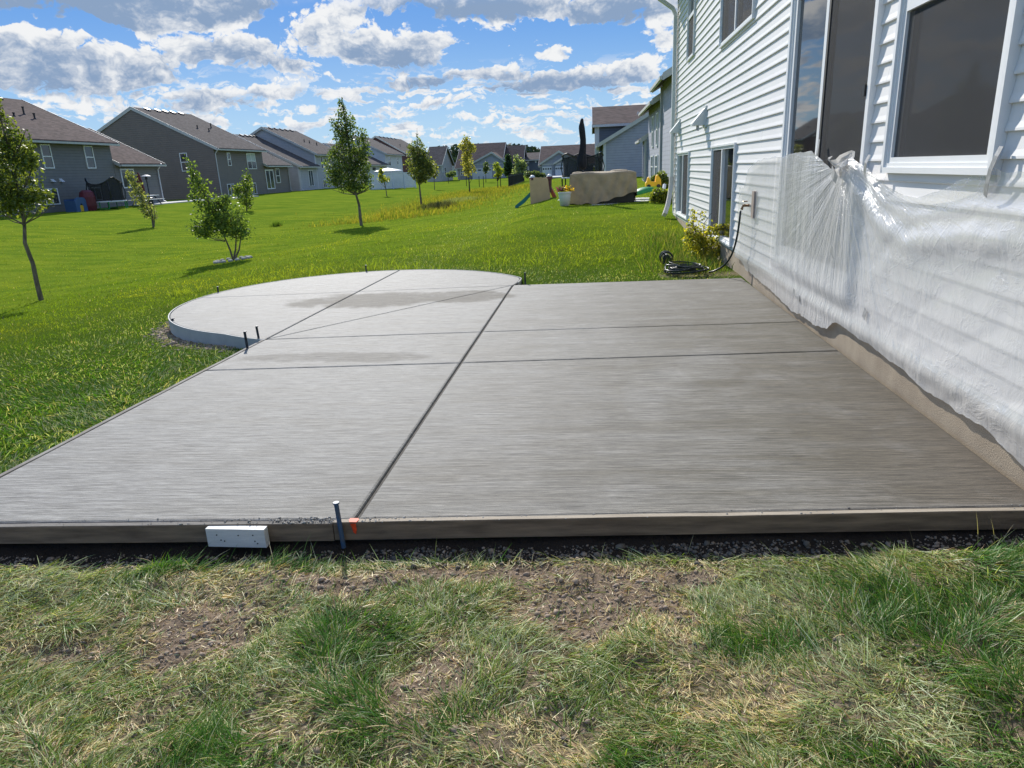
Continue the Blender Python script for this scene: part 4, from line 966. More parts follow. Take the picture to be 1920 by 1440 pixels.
# house 2
h2 = thing('house', 'grey brown house with a tall blank gable end and five black ridge vents', 'house', (XR-8, 78, 0), 'houses along the far side of the swale')
wallblock(h2, XR-16, XR, 4.9, 4.9, XR-8, 8.95, 70.2, 81, -.6, MT['w2'])
roof_y(h2, XR-16, XR, 4.9, 4.9, XR-8, 8.95, 70.6, 80.8, MT['roof2'])
wallblock(h2, XR-16, XR, 3.25, 3.25, XR-8, 7.25, 81, 87.8, -.6, MT['w2'], name='wing_wall')
roof_y(h2, XR-16, XR, 3.25, 3.25, XR-8, 7.25, 81.5, 87.6, MT['roof2'])
vents(h2, XR-8, 8.95, XR, 4.9, [72.4, 74.2, 75.6, 77.0, 78.6], pipes=[(XR-4.1, 75.2, .25), (XR-3.6, 76.6, .25), (XR-4.6, 79.0, .45)])
p, q_ = PY(336, 287, 70.2), PY(356, 321, 70.2); win_y(h2, 70.2, p[0], q_[0], q_[2], p[2])
wpx(h2, (424, 286), (434, 311)); wpx(h2, (460.5, 287), (481, 317), mull=True, blind=.5); wpx(h2, (425, 345), (441, 366), rail=False, mull=True); wpx(h2, (467, 343), (482, 364), rail=False, mull=True)
wpx(h2, (496, 318), (516, 354), rail=False, mull=True, fr=.12); wpx(h2, (515, 316), (526, 343))
dspout(h2, XR, 70.3, 0, 4.8, MT['soffit']); dspout(h2, XR, 87.6, 0, 3.2, MT['soffit'])
# house 3
h3 = thing('house', 'two level light grey house with white corner trim, left of the big leafy tree', 'house', (XR-8, 99, 0), 'houses along the far side of the swale')
wallblock(h3, XR-16, XR, 3.15, 3.15, XR-8, 7.2, 91.0, 97.2, -.6, MT['w3'], MT['gar'], name='wing_wall')
roof_y(h3, XR-16, XR, 3.15, 3.15, XR-8, 7.2, 91.2, 97.2, MT['roof2'], trim=MT['soffit'])
wallblock(h3, XR-14, XR, 4.75, 4.75, XR-7, 8.35, 97.2, 108, -.6, MT['w3'], MT['gar'])
roof_y(h3, XR-14, XR, 4.75, 4.75, XR-7, 8.35, 97.4, 108, MT['roof2'], trim=MT['soffit'])
vents(h3, XR-8, 7.2, XR, 3.15, [92.2, 93.6, 94.8, 96.]); vents(h3, XR-7, 8.35, XR, 4.75, [99, 100.8, 102.6, 104.4, 106.2], pipes=[(XR-3.2, 102, .25), (XR-3, 103.4, .25), (XR-2.4, 104.6, .3)])
wpx(h3, (577, 319), (589, 349), rail=False, mull=True); wpx(h3, (600, 293), (606, 316)); wpx(h3, (605, 337), (613, 352), rail=False, mull=True)
dspout(h3, XR, 91.1, 0, 3.1, MT['gar'])
# house 4 and 5
h4 = thing('house', 'pale grey two level house behind the white picket fence', 'house', (XR-7, 130, 0), 'houses along the far side of the swale')
wallblock(h4, XR-14, XR, 3.4, 3.4, XR-7, 6.9, 120, 131.5, -1, MT['w4'], MT['gar'], name='wing_wall')
roof_y(h4, XR-14, XR, 3.4, 3.4, XR-7, 6.9, 120, 131.5, MT['roof2'])
wallblock(h4, XR-13, XR, 5.3, 5.3, XR-6.5, 8.6, 131.5, 143.5, -1, MT['w4'], MT['gar'])
roof_y(h4, XR-13, XR, 5.3, 5.3, XR-6.5, 8.6, 131.8, 143.5, MT['roof2'])
wpx(h4, (726, 293), (733, 311)); wpx(h4, (743, 294), (747, 308)); wpx(h4, (697, 313), (705, 320), rail=False); wpx(h4, (711, 312), (717, 320), rail=False)
h5 = thing('house', 'maroon gabled house just beyond the pale grey house', 'house', (XR-7, 160, 0), 'houses along the far side of the swale')
wallblock(h5, XR-15, XR, 4.9, 4.9, XR-7.5, 9.3, 152, 172, -1, MT['w5'])
roof_y(h5, XR-15, XR, 4.9, 4.9, XR-7.5, 9.3, 152, 172, MT['roof2'])
vents(h5, XR-7.5, 9.3, XR, 4.9, [154, 157, 160, 163, 166], pipes=[(XR-4, 158, .4), (XR-3.5, 162, .4)])
h5b = thing('house', 'distant tan gabled house whose peak shows left of the big leafy tree', 'house', (XR-14, 118, 0), 'houses along the far side of the swale')
wallblock(h5b, XR-20, XR-6, 4.7, 4.7, XR-13, 8.1, 112.5, 119, -.6, MT['w6'])
roof_y(h5b, XR-20, XR-6, 4.7, 4.7, XR-13, 8.1, 112.5, 119, MT['roof1'])

def roof_x(parent, x0, x1, ya, yb, za, zr, yr, m, oh=.4, th=.18, trim=None):
    s_ = (zr-za)/(yr-ya); zb_ = za+(0)*s_
    A0 = (ya-oh, za-oh*s_); B0 = (yb+oh, za-oh*s_)
    ro = MB().prism([(A0[0], A0[1]), (A0[0], A0[1]+th), (yr, zr+th*1.1), (B0[0], B0[1]+th), (B0[0], B0[1]), (yr, zr)], 'x', x0-oh, x1+oh).build('roof', m, parent)
    tm = trim or MT['soffit']
    MB().box((x0-oh, A0[0]-.1, A0[1]-.05), (x1+oh, A0[0]-.003, A0[1]+.16)).build('gutter', tm, ro)
    for xx in (x0-oh-.04, x1+oh+.003):
        MB().prism([(A0[0], A0[1]-.1), (A0[0], A0[1]+th+.02), (yr, zr+th*1.1+.03), (B0[0], B0[1]+th+.02), (B0[0], B0[1]-.1), (yr, zr-.1)], 'x', xx, xx+.037).build('rake_board', tm, ro)
    return ro
def house_x(label, Y, dep, pxL, pxR, ye, yr_, m, roofm, zb0=-.6, gables=(), garages=(), wins=(), grp='houses at the end of the lawn', ridge_dep=None):
    xl, xr_ = PY(pxL, ye, Y)[0], PY(pxR, ye, Y)[0]; ze = PY((pxL+pxR)/2, ye, Y)[2]; rd = ridge_dep or dep/2
    zr = PY((pxL+pxR)/2, yr_, Y+rd)[2]
    h_ = thing('house', label, 'house', ((xl+xr_)/2, Y+dep/2, 0), grp)
    MB().prism([(Y, zb0), (Y, ze), (Y+rd, zr), (Y+dep, ze), (Y+dep, zb0)], 'x', xl, xr_).build('wall', m, h_)
    roof_x(h_, xl, xr_, Y, Y+dep, ze, zr, Y+rd, roofm)
    for (pl, pp, pr, ype, yee, mm, out) in gables:
        a, c, e = PY(pl, yee, Y-out), PY(pp, ype, Y-out), PY(pr, yee, Y-out)
        MB().prism([(a[0]+.3, zb0), (a[0]+.3, a[2]), (c[0], c[2]-.15), (e[0]-.3, a[2]), (e[0]-.3, zb0)], 'y', Y-out, Y-.01).build('gable_wall', mm, h_)
        s_ = (c[2]-a[2])/(c[0]-a[0])
        ro = MB().prism([(a[0], a[2]-.1), (a[0], a[2]+.1), (c[0], c[2]+.12), (e[0], a[2]+.1), (e[0], a[2]-.1), (c[0], c[2]-.1)], 'y', Y-out-.3, Y+rd*.8).build('gable_roof', roofm, h_)
        MB().prism([(a[0]-.05, a[2]-.2), (a[0]-.05, a[2]+.13), (c[0], c[2]+.16), (e[0]+.05, a[2]+.13), (e[0]+.05, a[2]-.2), (c[0], c[2]-.2)], 'y', Y-out-.36, Y-out-.303).build('rake_board', MT['soffit'], ro)
        MB().box((a[0]+.3, Y-out-.05, a[2]-.15), (e[0]-.3, Y-out-.003, a[2]+.03)).build('frieze_board', MT['soffit'], h_)
    for (pl, pt, pr, pb, out) in garages:
        a, c = PY(pl, pt, Y-out-.06), PY(pr, pb, Y-out-.06); g_ = MB().box((a[0], Y-out-.09, c[2]-.6), (c[0], Y-out-.02, a[2])).build('garage_door', MT['gar'], h_)
        n_ = 4
        for k_ in range(n_):
            w_ = (c[0]-a[0])/n_; MB().box((a[0]+w_*(k_+.18), Y-out-.105, a[2]-.5), (a[0]+w_*(k_+.82), Y-out-.092, a[2]-.22)).build('pane', MT['farglass'], g_)
    for (pl, pt, pr, pb, out) in wins:
        a, c = PY(pl, pt, Y-out), PY(pr, pb, Y-out); win_y(h_, Y-out, a[0], c[0], c[2], a[2], fr=.12)
    return h_
house_x('taupe roofed house with a wide white garage door behind the yellow leafed tree', 140, 14, 857, 938, 313, 271, MT['w7'], MT['roof1'], gables=[(882, 922, 950, 286, 308, MT['w7'], 2.)], garages=[(885, 316, 923, 333.5, 2.), ], wins=[(863, 318, 868, 329, 0)], ridge_dep=8)
house_x('lower right wing of the taupe roofed house, behind the dark evergreen', 143, 12, 939, 977, 316, 275, MT['w7'], MT['roof1'], gables=[(928, 945, 962, 296, 310, MT['w8'], 3.2)], ridge_dep=7)
house_x('small slate coloured house between the two garages', 150, 12, 981, 1012, 300, 288, MT['w8'], MT['roof2'], wins=[(989, 301, 992, 306, 0), (1003, 300, 1006, 305, 0), (989, 312, 992, 319, 0)], ridge_dep=6)
house_x('taupe roofed house with two small white garage doors left of the closed umbrella', 128, 14, 1014, 1112, 309, 274, MT['w8'], MT['roof1'], gables=[(1012, 1048, 1085, 284, 308, MT['w7'], 1.4), (1038, 1062, 1088, 292, 307, MT['w7'], 2.)], garages=[(1017, 313, 1035, 330, 1.4), (1041, 312, 1056, 332, 2.)], ridge_dep=8)
h6 = house_x('pale grey house with a gable end, right of the maroon house', 128, 11, 799, 826, 309, 277, MT['w6'], MT['roof2'], wins=[(828, 312, 831, 323, -.5)], ridge_dep=5.5)
a = PY(826, 312, 133)
win_x(h6, PY(826, 309, 128)[0], 131, 132.6, .8, 2.4)
house_x('tiny white gabled house far away under the wooded hill', 230, 10, 846, 860, 316, 308, MT['w4'], MT['roof2'], gables=[(845, 849, 853, 305, 313, MT['w4'], 1.), (851, 855, 860, 312, 319, MT['w4'], 2.)], wins=[(847, 312, 850, 317, 1.)])

# right hand row
h7 = thing('house', 'blue grey neighbouring house next along the right hand row, beyond the downspout', 'house', (8, 40, 0), 'houses along the right hand row')
X7 = 3.45
wallblock(h7, X7, X7+10, 5.15, 5.15, X7+5, 8., 32.3, 37.3, -.2, MT['w7'])
wallblock(h7, X7-.0, X7+9, 4.6, 4.6, X7+4.5, 7.2, 37.3, 45.8, -.2, MT['w7'], name='wing_wall')
roof_y(h7, X7, X7+10, 5.15, 5.15, X7+5, 8., 32.6, 37.1, MT['roof2'], oh=.45)
roof_y(h7, X7, X7+9, 4.6, 4.6, X7+4.5, 7.2, 37.9, 45.8, MT['roof2'], oh=.45)
for (ya, yb, za, zb_) in ((39.0, 39.9, 2.35, 4.0), (41.8, 42.7, 2.35, 4.0), (38.8, 40.2, .7, 1.9), (41.6, 43., .7, 1.9)): win_x(h7, X7, ya, yb, za, zb_, s=-1)
XB = float(PY(1212, 300, 45.8)[0])
wallblock(h7, XB, X7+4, 3.0, 3.0, X7+1.5, 3.9, 45.8, 49.5, -.2, MT['w7'], name='bump_wall')
roof_y(h7, XB, X7+4, 3.0, 3.0, X7+1.5, 3.9, 46.2, 49.3, MT['roof2'], oh=.35)
MB().box((XB-.13, 45.9, .3), (XB-.003, 46.05, 3.0)).build('downspout', MT['soffit'], h7)
MB().box((XB-.03, 46.5, .5), (XB-.003, 48.8, 2.6)).build('patio_door', MT['farglass'], h7)
MB().box((X7-.10, 36.9, .2), (X7-.003, 37.2, 5.0)).build('downspout', MT['greytrim'], h7)
h8 = thing('house', 'blue grey gable end house beyond the furniture cover, brown roofed taller part behind', 'house', (6, 65, 0), 'houses along the right hand row')
a, c = PY(1128, 268, 60), PY(1222, 210, 60); s_ = (c[2]-a[2])/(c[0]-a[0]); xg, zg = PY(1132, 330, 60)[0], a[2]
MB().prism([(xg, -.3), (xg, zg), (xg+8, zg+8*s_), (xg+16, zg), (xg+16, -.3)], 'y', 60, 66).build('wall', MT['w7'], h8)
roof_y(h8, xg, xg+16, zg, zg, xg+8, zg+8*s_, 60.2, 66, MT['roof1'], trim=MT['soffit'])
MB().box((xg-.02, 59.97, -.3), (xg+.18, 60.1, zg)).build('corner_board', MT['gar'], h8)
a, c = PY(1116, 236, 66), PY(1116, 205, 72)
MB().prism([(66.1, -.3), (66.1, a[2]), (72, c[2]), (80, a[2]), (80, -.3)], 'x', a[0], a[0]+13).build('tall_wall', MT['w8'], h8)
roof_x(h8, a[0], a[0]+13, 66.1, 80, a[2], c[2], 72, MT['roof1'], oh=.25, trim=MT['gar'])
MB().box((a[0]-.03, 66.04, -.3), (a[0]+.35, 66.2, a[2])).build('corner_board', MT['gar'], h8)
p = PY(1202, 212, 64)
MB().tube([(p[0], 64, p[2]-1.2), (p[0], 64, p[2]), (p[0]-.25, 64, p[2]+.08), (p[0]-.3, 64, p[2]-.1)], .07, 6).tube([(p[0]+.5, 64, p[2]-1.2), (p[0]+.5, 64, p[2]+.1)], .12, 6).build('vent_pipe', MT['gar'], h8)

# distant wooded hill
hx = np.linspace(-260, 200, 160)
bmH = []
hy_, hl = 430., []
nH = 26000
ux = RNG.uniform(-300, 220, nH); uy = RNG.uniform(400, 520, nH)
topz = np.interp(ux, [-300, -120, -70, -45, -20, 40, 220], [9, 10, 17, 16, 9, 7, 7])*(.85+.3*fbm(ux, uy, .03, 3, 91))
uz = topz*RNG.uniform(.1, 1, nH)**.6
def leaf_cloud(P_, S, colr, name, m, parent=None, flat=.0):
    n_ = len(P_); S = np.broadcast_to(np.asarray(S, float), (n_,))
    d1 = RNG.normal(size=(n_, 3)); d1[:, 2] *= (1-flat); d1 /= np.linalg.norm(d1, axis=1)[:, None]
    d2 = np.cross(d1, RNG.normal(size=(n_, 3))); d2 /= np.linalg.norm(d2, axis=1)[:, None]
    a = P_-d1*S[:, None]*.5; c = P_+d1*S[:, None]*.5; b1 = P_+d2*S[:, None]*.33; b2 = P_-d2*S[:, None]*.33
    co = np.stack([a, b1, c, b2], 1).reshape(-1, 3); f = np.arange(4*n_).reshape(-1, 4)
    col4 = np.repeat(colr, 4, axis=0)
    me = np_mesh(name, co, f, smooth=False, col=col4); me.materials.append(m)
    return link(name, me, parent)
LEAF = leaf_mat('leaves', .55); GRASS = leaf_mat('grass_blades', .42, .8, .08); TURF = leaf_mat('turf_blades', .38, .45, .3)
FARL = leaf_mat('far_foliage', .1, .8)
cH = np.array([.035, .055, .03])*RNG.uniform(.6, 1.5, (nH, 1))
tag(leaf_cloud(np.stack([ux, uy, uz], 1), 3.2, cH, 'distant_woods', FARL), 'dark wooded hill far beyond the houses', kind='stuff')

# ------------------------------------------------------------------ trees
BARK = mat('grey_bark', (.16, .13, .10), .9, .3, 20, .004, 60, stretch=(1, 1, .3)); BARK2 = mat('dark_trunk', (.055, .05, .042), .9, .3, 20, .004, 60)
def tree(name, label, cat, base, Y, blobs, nleaf, ls, col1, col2, trunk_r=.045, stems=None, group='young trees in the lawns', bark=None, depth=.9, clump=.55, spurs=26):
    b0 = np.array(base); mpp = Y/1300*1.05
    W_ = []
    for (px, py, rx, ry) in blobs:
        c = PY(px, py, Y); W_.append((c, rx*mpp, ry*mpp))
    t_ = thing(name, label, cat, tuple(b0), group)
    stems = stems or [[]]
    bm_ = MB()
    for st in stems:
        pts = [b0+np.array([RNG.normal()*.02, RNG.normal()*.02, -.05])]+[PY(px, py, Y)+np.array([0, RNG.normal()*.05, 0]) for px, py in st]
        if len(pts) < 2: pts.append(W_[0][0])
        n_ = len(pts); bm_.tube([tuple(p) for p in pts], [trunk_r*(1-.8*i/(n_-1)) for i in range(n_)], 7)
    top = pts
    # limbs
    spine = [np.array(p) for st in stems for p in [PY(px, py, Y) for px, py in st]] or [b0, W_[0][0]]
    lb = MB(); tips = []
    for k_ in range(spurs):
        c, rx, ry = W_[RNG.integers(len(W_))]
        tip = c+RNG.normal(size=3)*np.array([rx*.5, rx*.5*depth, ry*.55])
        lows = [s_ for s_ in spine if s_[2] < tip[2]+.0] or [spine[0]]
        s0 = min(lows, key=lambda s_: np.linalg.norm((s_-tip)*np.array([1, 1, .6]))); s0 = s0+RNG.normal(size=3)*.01
        mid_ = (s0+tip)/2+np.array([0, 0, -.06*np.linalg.norm(tip-s0)])
        lb.tube([tuple(s0), tuple(mid_), tuple(tip)], [trunk_r*.33, trunk_r*.2, trunk_r*.07], 5); tips.append((s0, mid_, tip))
    bm_.build('trunk', bark or BARK, t_); lb.build('limbs', bark or BARK, t_)
    vol = np.array([w[1]*w[1]*w[2] for w in W_])**.75; vol /= vol.sum()
    idx = RNG.choice(len(W_), nleaf, p=vol)
    u = RNG.normal(size=(nleaf, 3)); u /= np.linalg.norm(u, axis=1)[:, None]; u *= RNG.uniform(0, 1, (nleaf, 1))**.45
    C0 = np.array([w[0] for w in W_])[idx]; RR = np.array([(w[1], w[1]*depth, w[2]) for w in W_])[idx]
    P_ = C0+u*RR
    # gather into clumps round random twig ends
    nc = max(12, nleaf//22); ci = RNG.choice(nleaf, nc); cen = P_[ci]
    own = RNG.integers(nc, size=nleaf); sel = RNG.random(nleaf) < clump
    # nearest of a few candidates keeps the outline
    cand = RNG.integers(nc, size=(nleaf, 10)); dd = np.linalg.norm(cen[cand]-P_[:, None, :], axis=2); own = cand[np.arange(nleaf), dd.argmin(1)]
    pull = (P_-cen[own]); P_[sel] = cen[own][sel]+pull[sel]*.5
    mix_ = RNG.random((nleaf, 1))**1.3; br_ = RNG.uniform(.65, 1.3, (nleaf, 1))
    colr = (np.array(col1)*(1-mix_)+np.array(col2)*mix_)*br_*1.45
    leaf_cloud(P_[:int(nleaf*.82)], ls*.92*RNG.uniform(.6, 1.3, int(nleaf*.82)), colr[:int(nleaf*.82)], 'crown', LEAF, t_)
    return t_
GR1, GR2 = (.055, .095, .03), (.14, .20, .035)
OL1, OL2 = (.06, .08, .035), (.17, .19, .06)
YE1, YE2 = (.12, .15, .035), (.32, .31, .07)
def base(px, py): return GT(px, py)
b_ = base(75, 564)
tree('maple_tree', 'young tree at the far left edge with a leaning grey trunk and spreading crown', 'tree', b_, b_[1], [(5, 260, 36, 50), (35, 300, 38, 36), (20, 350, 48, 40), (55, 375, 46, 30), (-12, 330, 40, 60), (60, 300, 22, 30), (92, 365, 20, 14), (48, 255, 16, 14), (-2, 190, 12, 26), (15, 395, 35, 14)], 6500, .085, (.05, .075, .028), (.15, .17, .035), .055, [[(68, 530), (60, 495), (50, 455), (43, 420), (36, 370), (22, 300), (4, 220), (0, 180)]], clump=.75)
b_ = base(288, 426)
tree('birch_clump', 'small leaning multi stem tree in front of the picnic table', 'tree', b_, b_[1], [(246, 335, 12, 16), (255, 355, 16, 18), (264, 372, 18, 16), (275, 390, 19, 14), (284, 404, 16, 10), (238, 322, 7, 8)], 1500, .13, (.10, .115, .06), (.23, .24, .10), .035, [[(284, 405), (268, 375), (250, 335)], [(287, 405), (282, 380), (272, 360)], [(289, 408), (289, 390)]], clump=.7)
b_ = base(437, 488)
tree('birch_clump', 'bushy multi stem tree left of centre with bare stems and a ring of mulch stones', 'tree', b_, b_[1], [(372, 350, 22, 26), (362, 322, 12, 26), (400, 385, 34, 22), (425, 410, 42, 30), (395, 420, 36, 28), (445, 432, 34, 22), (365, 425, 20, 12), (360, 372, 15, 12), (352, 305, 7, 16), (425, 372, 20, 12), (380, 440, 20, 10)], 6200, .085, (.05, .085, .028), (.15, .20, .05), .03, [[(430, 470), (422, 452), (408, 415), (375, 350), (358, 310)], [(441, 468), (443, 445), (430, 400), (410, 380)], [(449, 468), (450, 445), (455, 415)]], clump=.75)
mb = MB()
bb = b_
for k_ in range(16):
    a_ = k_/16*2*math.pi; rx = .45
    q_ = MB(); 
    q_.lathe([(.05, -.03), (.07, 0), (.05, .035), (.015, .045)], (bb[0]+math.cos(a_)*rx, bb[1]+math.sin(a_)*.5, gz(bb[0]+math.cos(a_)*rx, bb[1]+math.sin(a_)*.5)+.02), 6, sx=1.2, sy=.9)
    mb.v += []; mb.add(q_.v, q_.f)
o_ = mb.build('edging_stones', mat('limestone', (.42, .40, .36), .9, .15, 12)); tag(o_, 'ring of small pale stones around the foot of the bushy multi stem tree', kind='stuff')
b_ = base(463, 396)
tree('young_tree', 'slim upright young tree behind the bushy one, in front of the grey brown house', 'tree', b_, b_[1], [(464, 335, 11, 18), (462, 352, 15, 16), (448, 352, 12, 10), (458, 370, 20, 14), (440, 358, 10, 10), (466, 385, 12, 8)], 1700, .16, (.06, .10, .03), (.17, .21, .05), .05, [[(463, 385), (463, 360), (464, 330)]], clump=.65)
b_ = base(677, 423)
tree('linden_tree', 'largest upright tree in the middle of the lawn with a dense pointed green crown', 'tree', b_, b_[1], [(641, 205, 9, 22), (655, 235, 14, 24), (632, 240, 12, 16), (645, 262, 18, 18), (680, 262, 13, 22), (688, 285, 12, 14), (664, 290, 20, 18), (630, 290, 17, 16), (648, 312, 26, 14), (622, 322, 16, 13), (680, 312, 16, 16), (655, 334, 30, 14), (625, 342, 17, 10), (690, 335, 12, 12), (672, 352, 20, 9), (646, 354, 14, 8), (620, 226, 6, 8), (640, 192, 4, 9), (612, 305, 8, 8), (697, 348, 7, 6)], 9000, .115, (.042, .072, .030), (.13, .165, .05), .075, [[(675, 405), (672, 385), (668, 365), (660, 320), (652, 260), (645, 205)]], clump=.6, spurs=44)
b_ = base(725, 368)
tree('young_tree', 'tiny yellowish sapling in front of the white picket fence', 'tree', b_, b_[1], [(714, 327, 6, 9), (720, 336, 12, 7), (716, 320, 4, 6)], 500, .22, YE1, YE2, .05, [[(723, 352), (718, 335), (714, 322)]])
b_ = base(790, 387)
tree('young_tree', 'slim green tree at the right end of the white picket fence', 'tree', b_, b_[1], [(784, 262, 6, 14), (786, 285, 18, 16), (780, 305, 22, 16), (798, 305, 18, 14), (788, 325, 24, 14), (770, 280, 9, 10), (805, 320, 12, 14), (790, 338, 14, 8)], 3600, .17, OL1, OL2, .075, [[(788, 365), (786, 345), (784, 310), (782, 260)]], clump=.7)
b_ = base(815, 356)
tree('young_tree', 'thin pale tree just behind the slim green one, before the pale grey house', 'tree', b_, b_[1], [(812, 312, 9, 10), (815, 325, 10, 8)], 350, .28, OL1, (.3, .28, .09), .05, [[(814, 335), (812, 310)]])
b_ = base(881, 362)
tree('young_tree', 'tall thin tree with yellow leaves in front of the taupe roofed house', 'tree', b_, b_[1], [(875, 262, 8, 10), (866, 274, 8, 8), (878, 280, 13, 14), (874, 300, 12, 14), (876, 320, 10, 12), (886, 276, 8, 8), (888, 318, 6, 8)], 1900, .2, (.13, .14, .045), (.38, .34, .09), .07, [[(880, 345), (878, 325), (877, 290), (872, 258)]], clump=.7, bark=BARK2)
b_ = base(911, 342)
tree('young_tree', 'small dark round headed tree centred on the wide garage door', 'tree', b_, b_[1], [(911, 311, 6, 8), (911, 319, 7, 6)], 500, .28, (.04, .065, .03), (.09, .12, .05), .06, [[(911, 325), (911, 308)]], bark=BARK2)
b_ = base(934, 355)
tree('young_tree', 'bright yellow green sapling right of the wide garage door', 'tree', b_, b_[1], [(930, 312, 7, 8), (937, 320, 8, 7), (933, 328, 8, 5)], 650, .22, YE1, (.35, .38, .05), .05, [[(933, 340), (932, 310)]], bark=BARK2)
def at_depth(px, py, Y): return PY(px, py, Y)
tree('spruce_tree', 'dark evergreen tree behind the yellow green sapling', 'tree', tuple(PY(953, 333, 118)), 118., [(953, 297, 6, 8), (953, 308, 8, 8), (953, 320, 10, 10)], 1500, .4, (.02, .045, .025), (.045, .075, .035), .1, [[(953, 320), (953, 295)]], bark=BARK2)
tree('young_tree', 'silvery green leafy tree left of the small slate house', 'tree', tuple(PY(973, 336, 105)), 105., [(968, 298, 6, 8), (974, 310, 11, 10), (974, 324, 14, 10), (983, 308, 5, 8)], 1700, .32, (.09, .12, .08), (.24, .28, .16), .08, [[(973, 322), (970, 296)]])
tree('shrub', 'low shrubs left of the small white garage doors', 'shrub', tuple(PY(1000, 334, 112)), 112., [(990, 327, 7, 7), (1003, 327, 10, 7), (1016, 330, 8, 5)], 1100, .35, (.05, .075, .04), (.12, .14, .07), .03, [[(1000, 330), (1000, 325)]], group='shrubs by the far houses')
tree('shrub', 'greyish shrub at the left corner of the wide garage', 'shrub', tuple(PY(848, 333, 120)), 120., [(848, 326, 8, 6), (842, 328, 6, 4)], 450, .35, (.07, .10, .05), (.14, .17, .09), .03, [[(848, 330), (848, 326)]], group='shrubs by the far houses')
# dark weeds in the drainage swale
def tuft_cloud(name, label, pts, n_, L, w, c1, c2, up=.9):
    pass

# ------------------------------------------------------------------ grass
def in_view(x, y, z, mg=60):
    dx, dy, dz = x, y, z-CAM_H
    d = np.stack([dx, dy, dz], 1); M3 = np.stack([AX, AY, AU])  # rows: world axes in image space
    im = d @ M3
    px = im[:, 0]/im[:, 2]*F_PX+960; py = im[:, 1]/im[:, 2]*F_PX+720
    return (px > -mg) & (px < 1920+mg) & (py > -mg) & (py < 1440+mg*2)
def blades(name, label, x, y, z, L, w, az, lean, curl, col, parent=None, nseg=3, kind='stuff', m=None):
    n_ = len(x); tt_ = np.linspace(0, 1, nseg+1)
    dirx, diry = np.cos(az), np.sin(az); sxv, syv = -diry, dirx
    # random roll of the blade width
    roll = RNG.uniform(-.9, .9, n_); cr, sr = np.cos(roll), np.sin(roll)
    cs = []
    px_, pz_ = np.zeros(n_), np.zeros(n_); ang = lean.copy(); prev = 0.
    rows = []
    for i, t_ in enumerate(tt_):
        if i:
            st = (t_-prev)*L; px_ = px_+np.sin(ang)*st; pz_ = pz_+np.cos(ang)*st; ang = ang+curl/nseg; prev = t_
        ww = w*(1-.9*t_**1.6)*.5 if i < nseg else w*.0
        ox, oy, oz = sxv*ww*cr, syv*ww*cr, ww*sr
        c0 = np.stack([x+dirx*px_, y+diry*px_, z+np.maximum(pz_, -.004)], 1)
        if i < nseg: rows += [c0-np.stack([ox, oy, oz], 1), c0+np.stack([ox, oy, oz], 1)]
        else: rows += [c0]
    V = np.stack(rows, 1); k_ = V.shape[1]; co = V.reshape(-1, 3); base_i = np.arange(n_)[:, None]*k_
    tris = []
    for i in range(nseg-1):
        a = 2*i; tris += [base_i+np.array([[a, a+1, a+3]]), base_i+np.array([[a, a+3, a+2]])]
    a = 2*(nseg-1); tris.append(base_i+np.array([[a, a+1, a+2]]))
    f = np.concatenate(tris, 0)
    tv = np.repeat(np.repeat(tt_, 2)[:k_][None, :], n_, 0)[:, :, None]
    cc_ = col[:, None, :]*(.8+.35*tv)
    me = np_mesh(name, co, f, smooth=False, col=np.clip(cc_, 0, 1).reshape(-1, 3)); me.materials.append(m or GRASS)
    o_ = link(name, me, parent); o_['kind'] = kind; o_['label'] = label
    return o_
cF, cD, cL, cS = np.array([.19, .275, .045]), np.array([.42, .46, .27]), np.array([.07, .18, .022]), np.array([.70, .59, .34])
cB = np.array([.36, .23, .11])
def colour_mix(n_, pf, pd, pl, ps, pb=None):
    pb = np.zeros(n_) if pb is None else pb
    S = np.stack([pf, pd, pl, ps, pb], 1); S = S/S.sum(1, keepdims=True); cu = S.cumsum(1); u = RNG.random((n_, 1)); k_ = (u > cu).sum(1).clip(0, 4)
    return np.stack([cF, cD, cL, cS, cB])[k_]*RNG.uniform(.65, 1.35, (n_, 1))*RNG.uniform(.9, 1.1, (n_, 3)), k_
# trampled turf in the foreground
n_ = 260000
x = RNG.uniform(-3.4, 2.6, n_); y = RNG.uniform(1.15, 2.95, n_)
d = front_y(x)-.05-y; k_ = (d > .10+.05*fbm(x, y, 4, 2, 15)); x, y = x[k_], y[k_]
k_ = in_view(x, y, np.full(len(x), -.05), 90); x, y = x[k_], y[k_]
kk = kind_w(x, y); cl = fbm(x, y, 9, 3, 17)
keep = RNG.random(len(x)) < np.clip(1.05-.80*kk['dirt']-.25*kk['straw'], .05, 1)*np.clip(.45+1.6*(cl-.3), .3, 1)
x, y = x[keep], y[keep]; kk = {a: c[keep] for a, c in kk.items()}; n_ = len(x)
z = gz_full(x, y)
flow = fbm(x, y, 1.6, 3, 19)*14+fbm(x, y, 7, 2, 23)*3
az_ = flow+RNG.normal(size=n_)*.75
lush = kk['lush']; dus = kk['dusty']
lean = np.clip(1.24-.28*lush+RNG.normal(size=n_)*.26, .15, 1.52); curl = RNG.uniform(.1, .9, n_)
L = RNG.gamma(5, .0115, n_)*(1+.18*lush-.35*kk['dirt']-.2*kk['straw']); w = RNG.uniform(.0018, .0042, n_)
big = fbm(x, y, 1.1, 2, 29)
col, kd = colour_mix(n_, .36+.3*(big > .5)+.0*x, .42+1.7*dus, .16+2.8*lush, .52+3.*kk['straw']+2.4*kk['dirt'], .10+.9*kk['dirt'])
lean = np.where(kd >= 3, np.clip(lean+.35, 0, 1.55), lean); L = np.where(kd >= 3, L*.85, L)
blades('foreground_turf', 'trampled turf of green, dusty and straw coloured grass blades in the foreground', x, y, z+.002, L, w, az_, lean, curl, col, m=TURF)
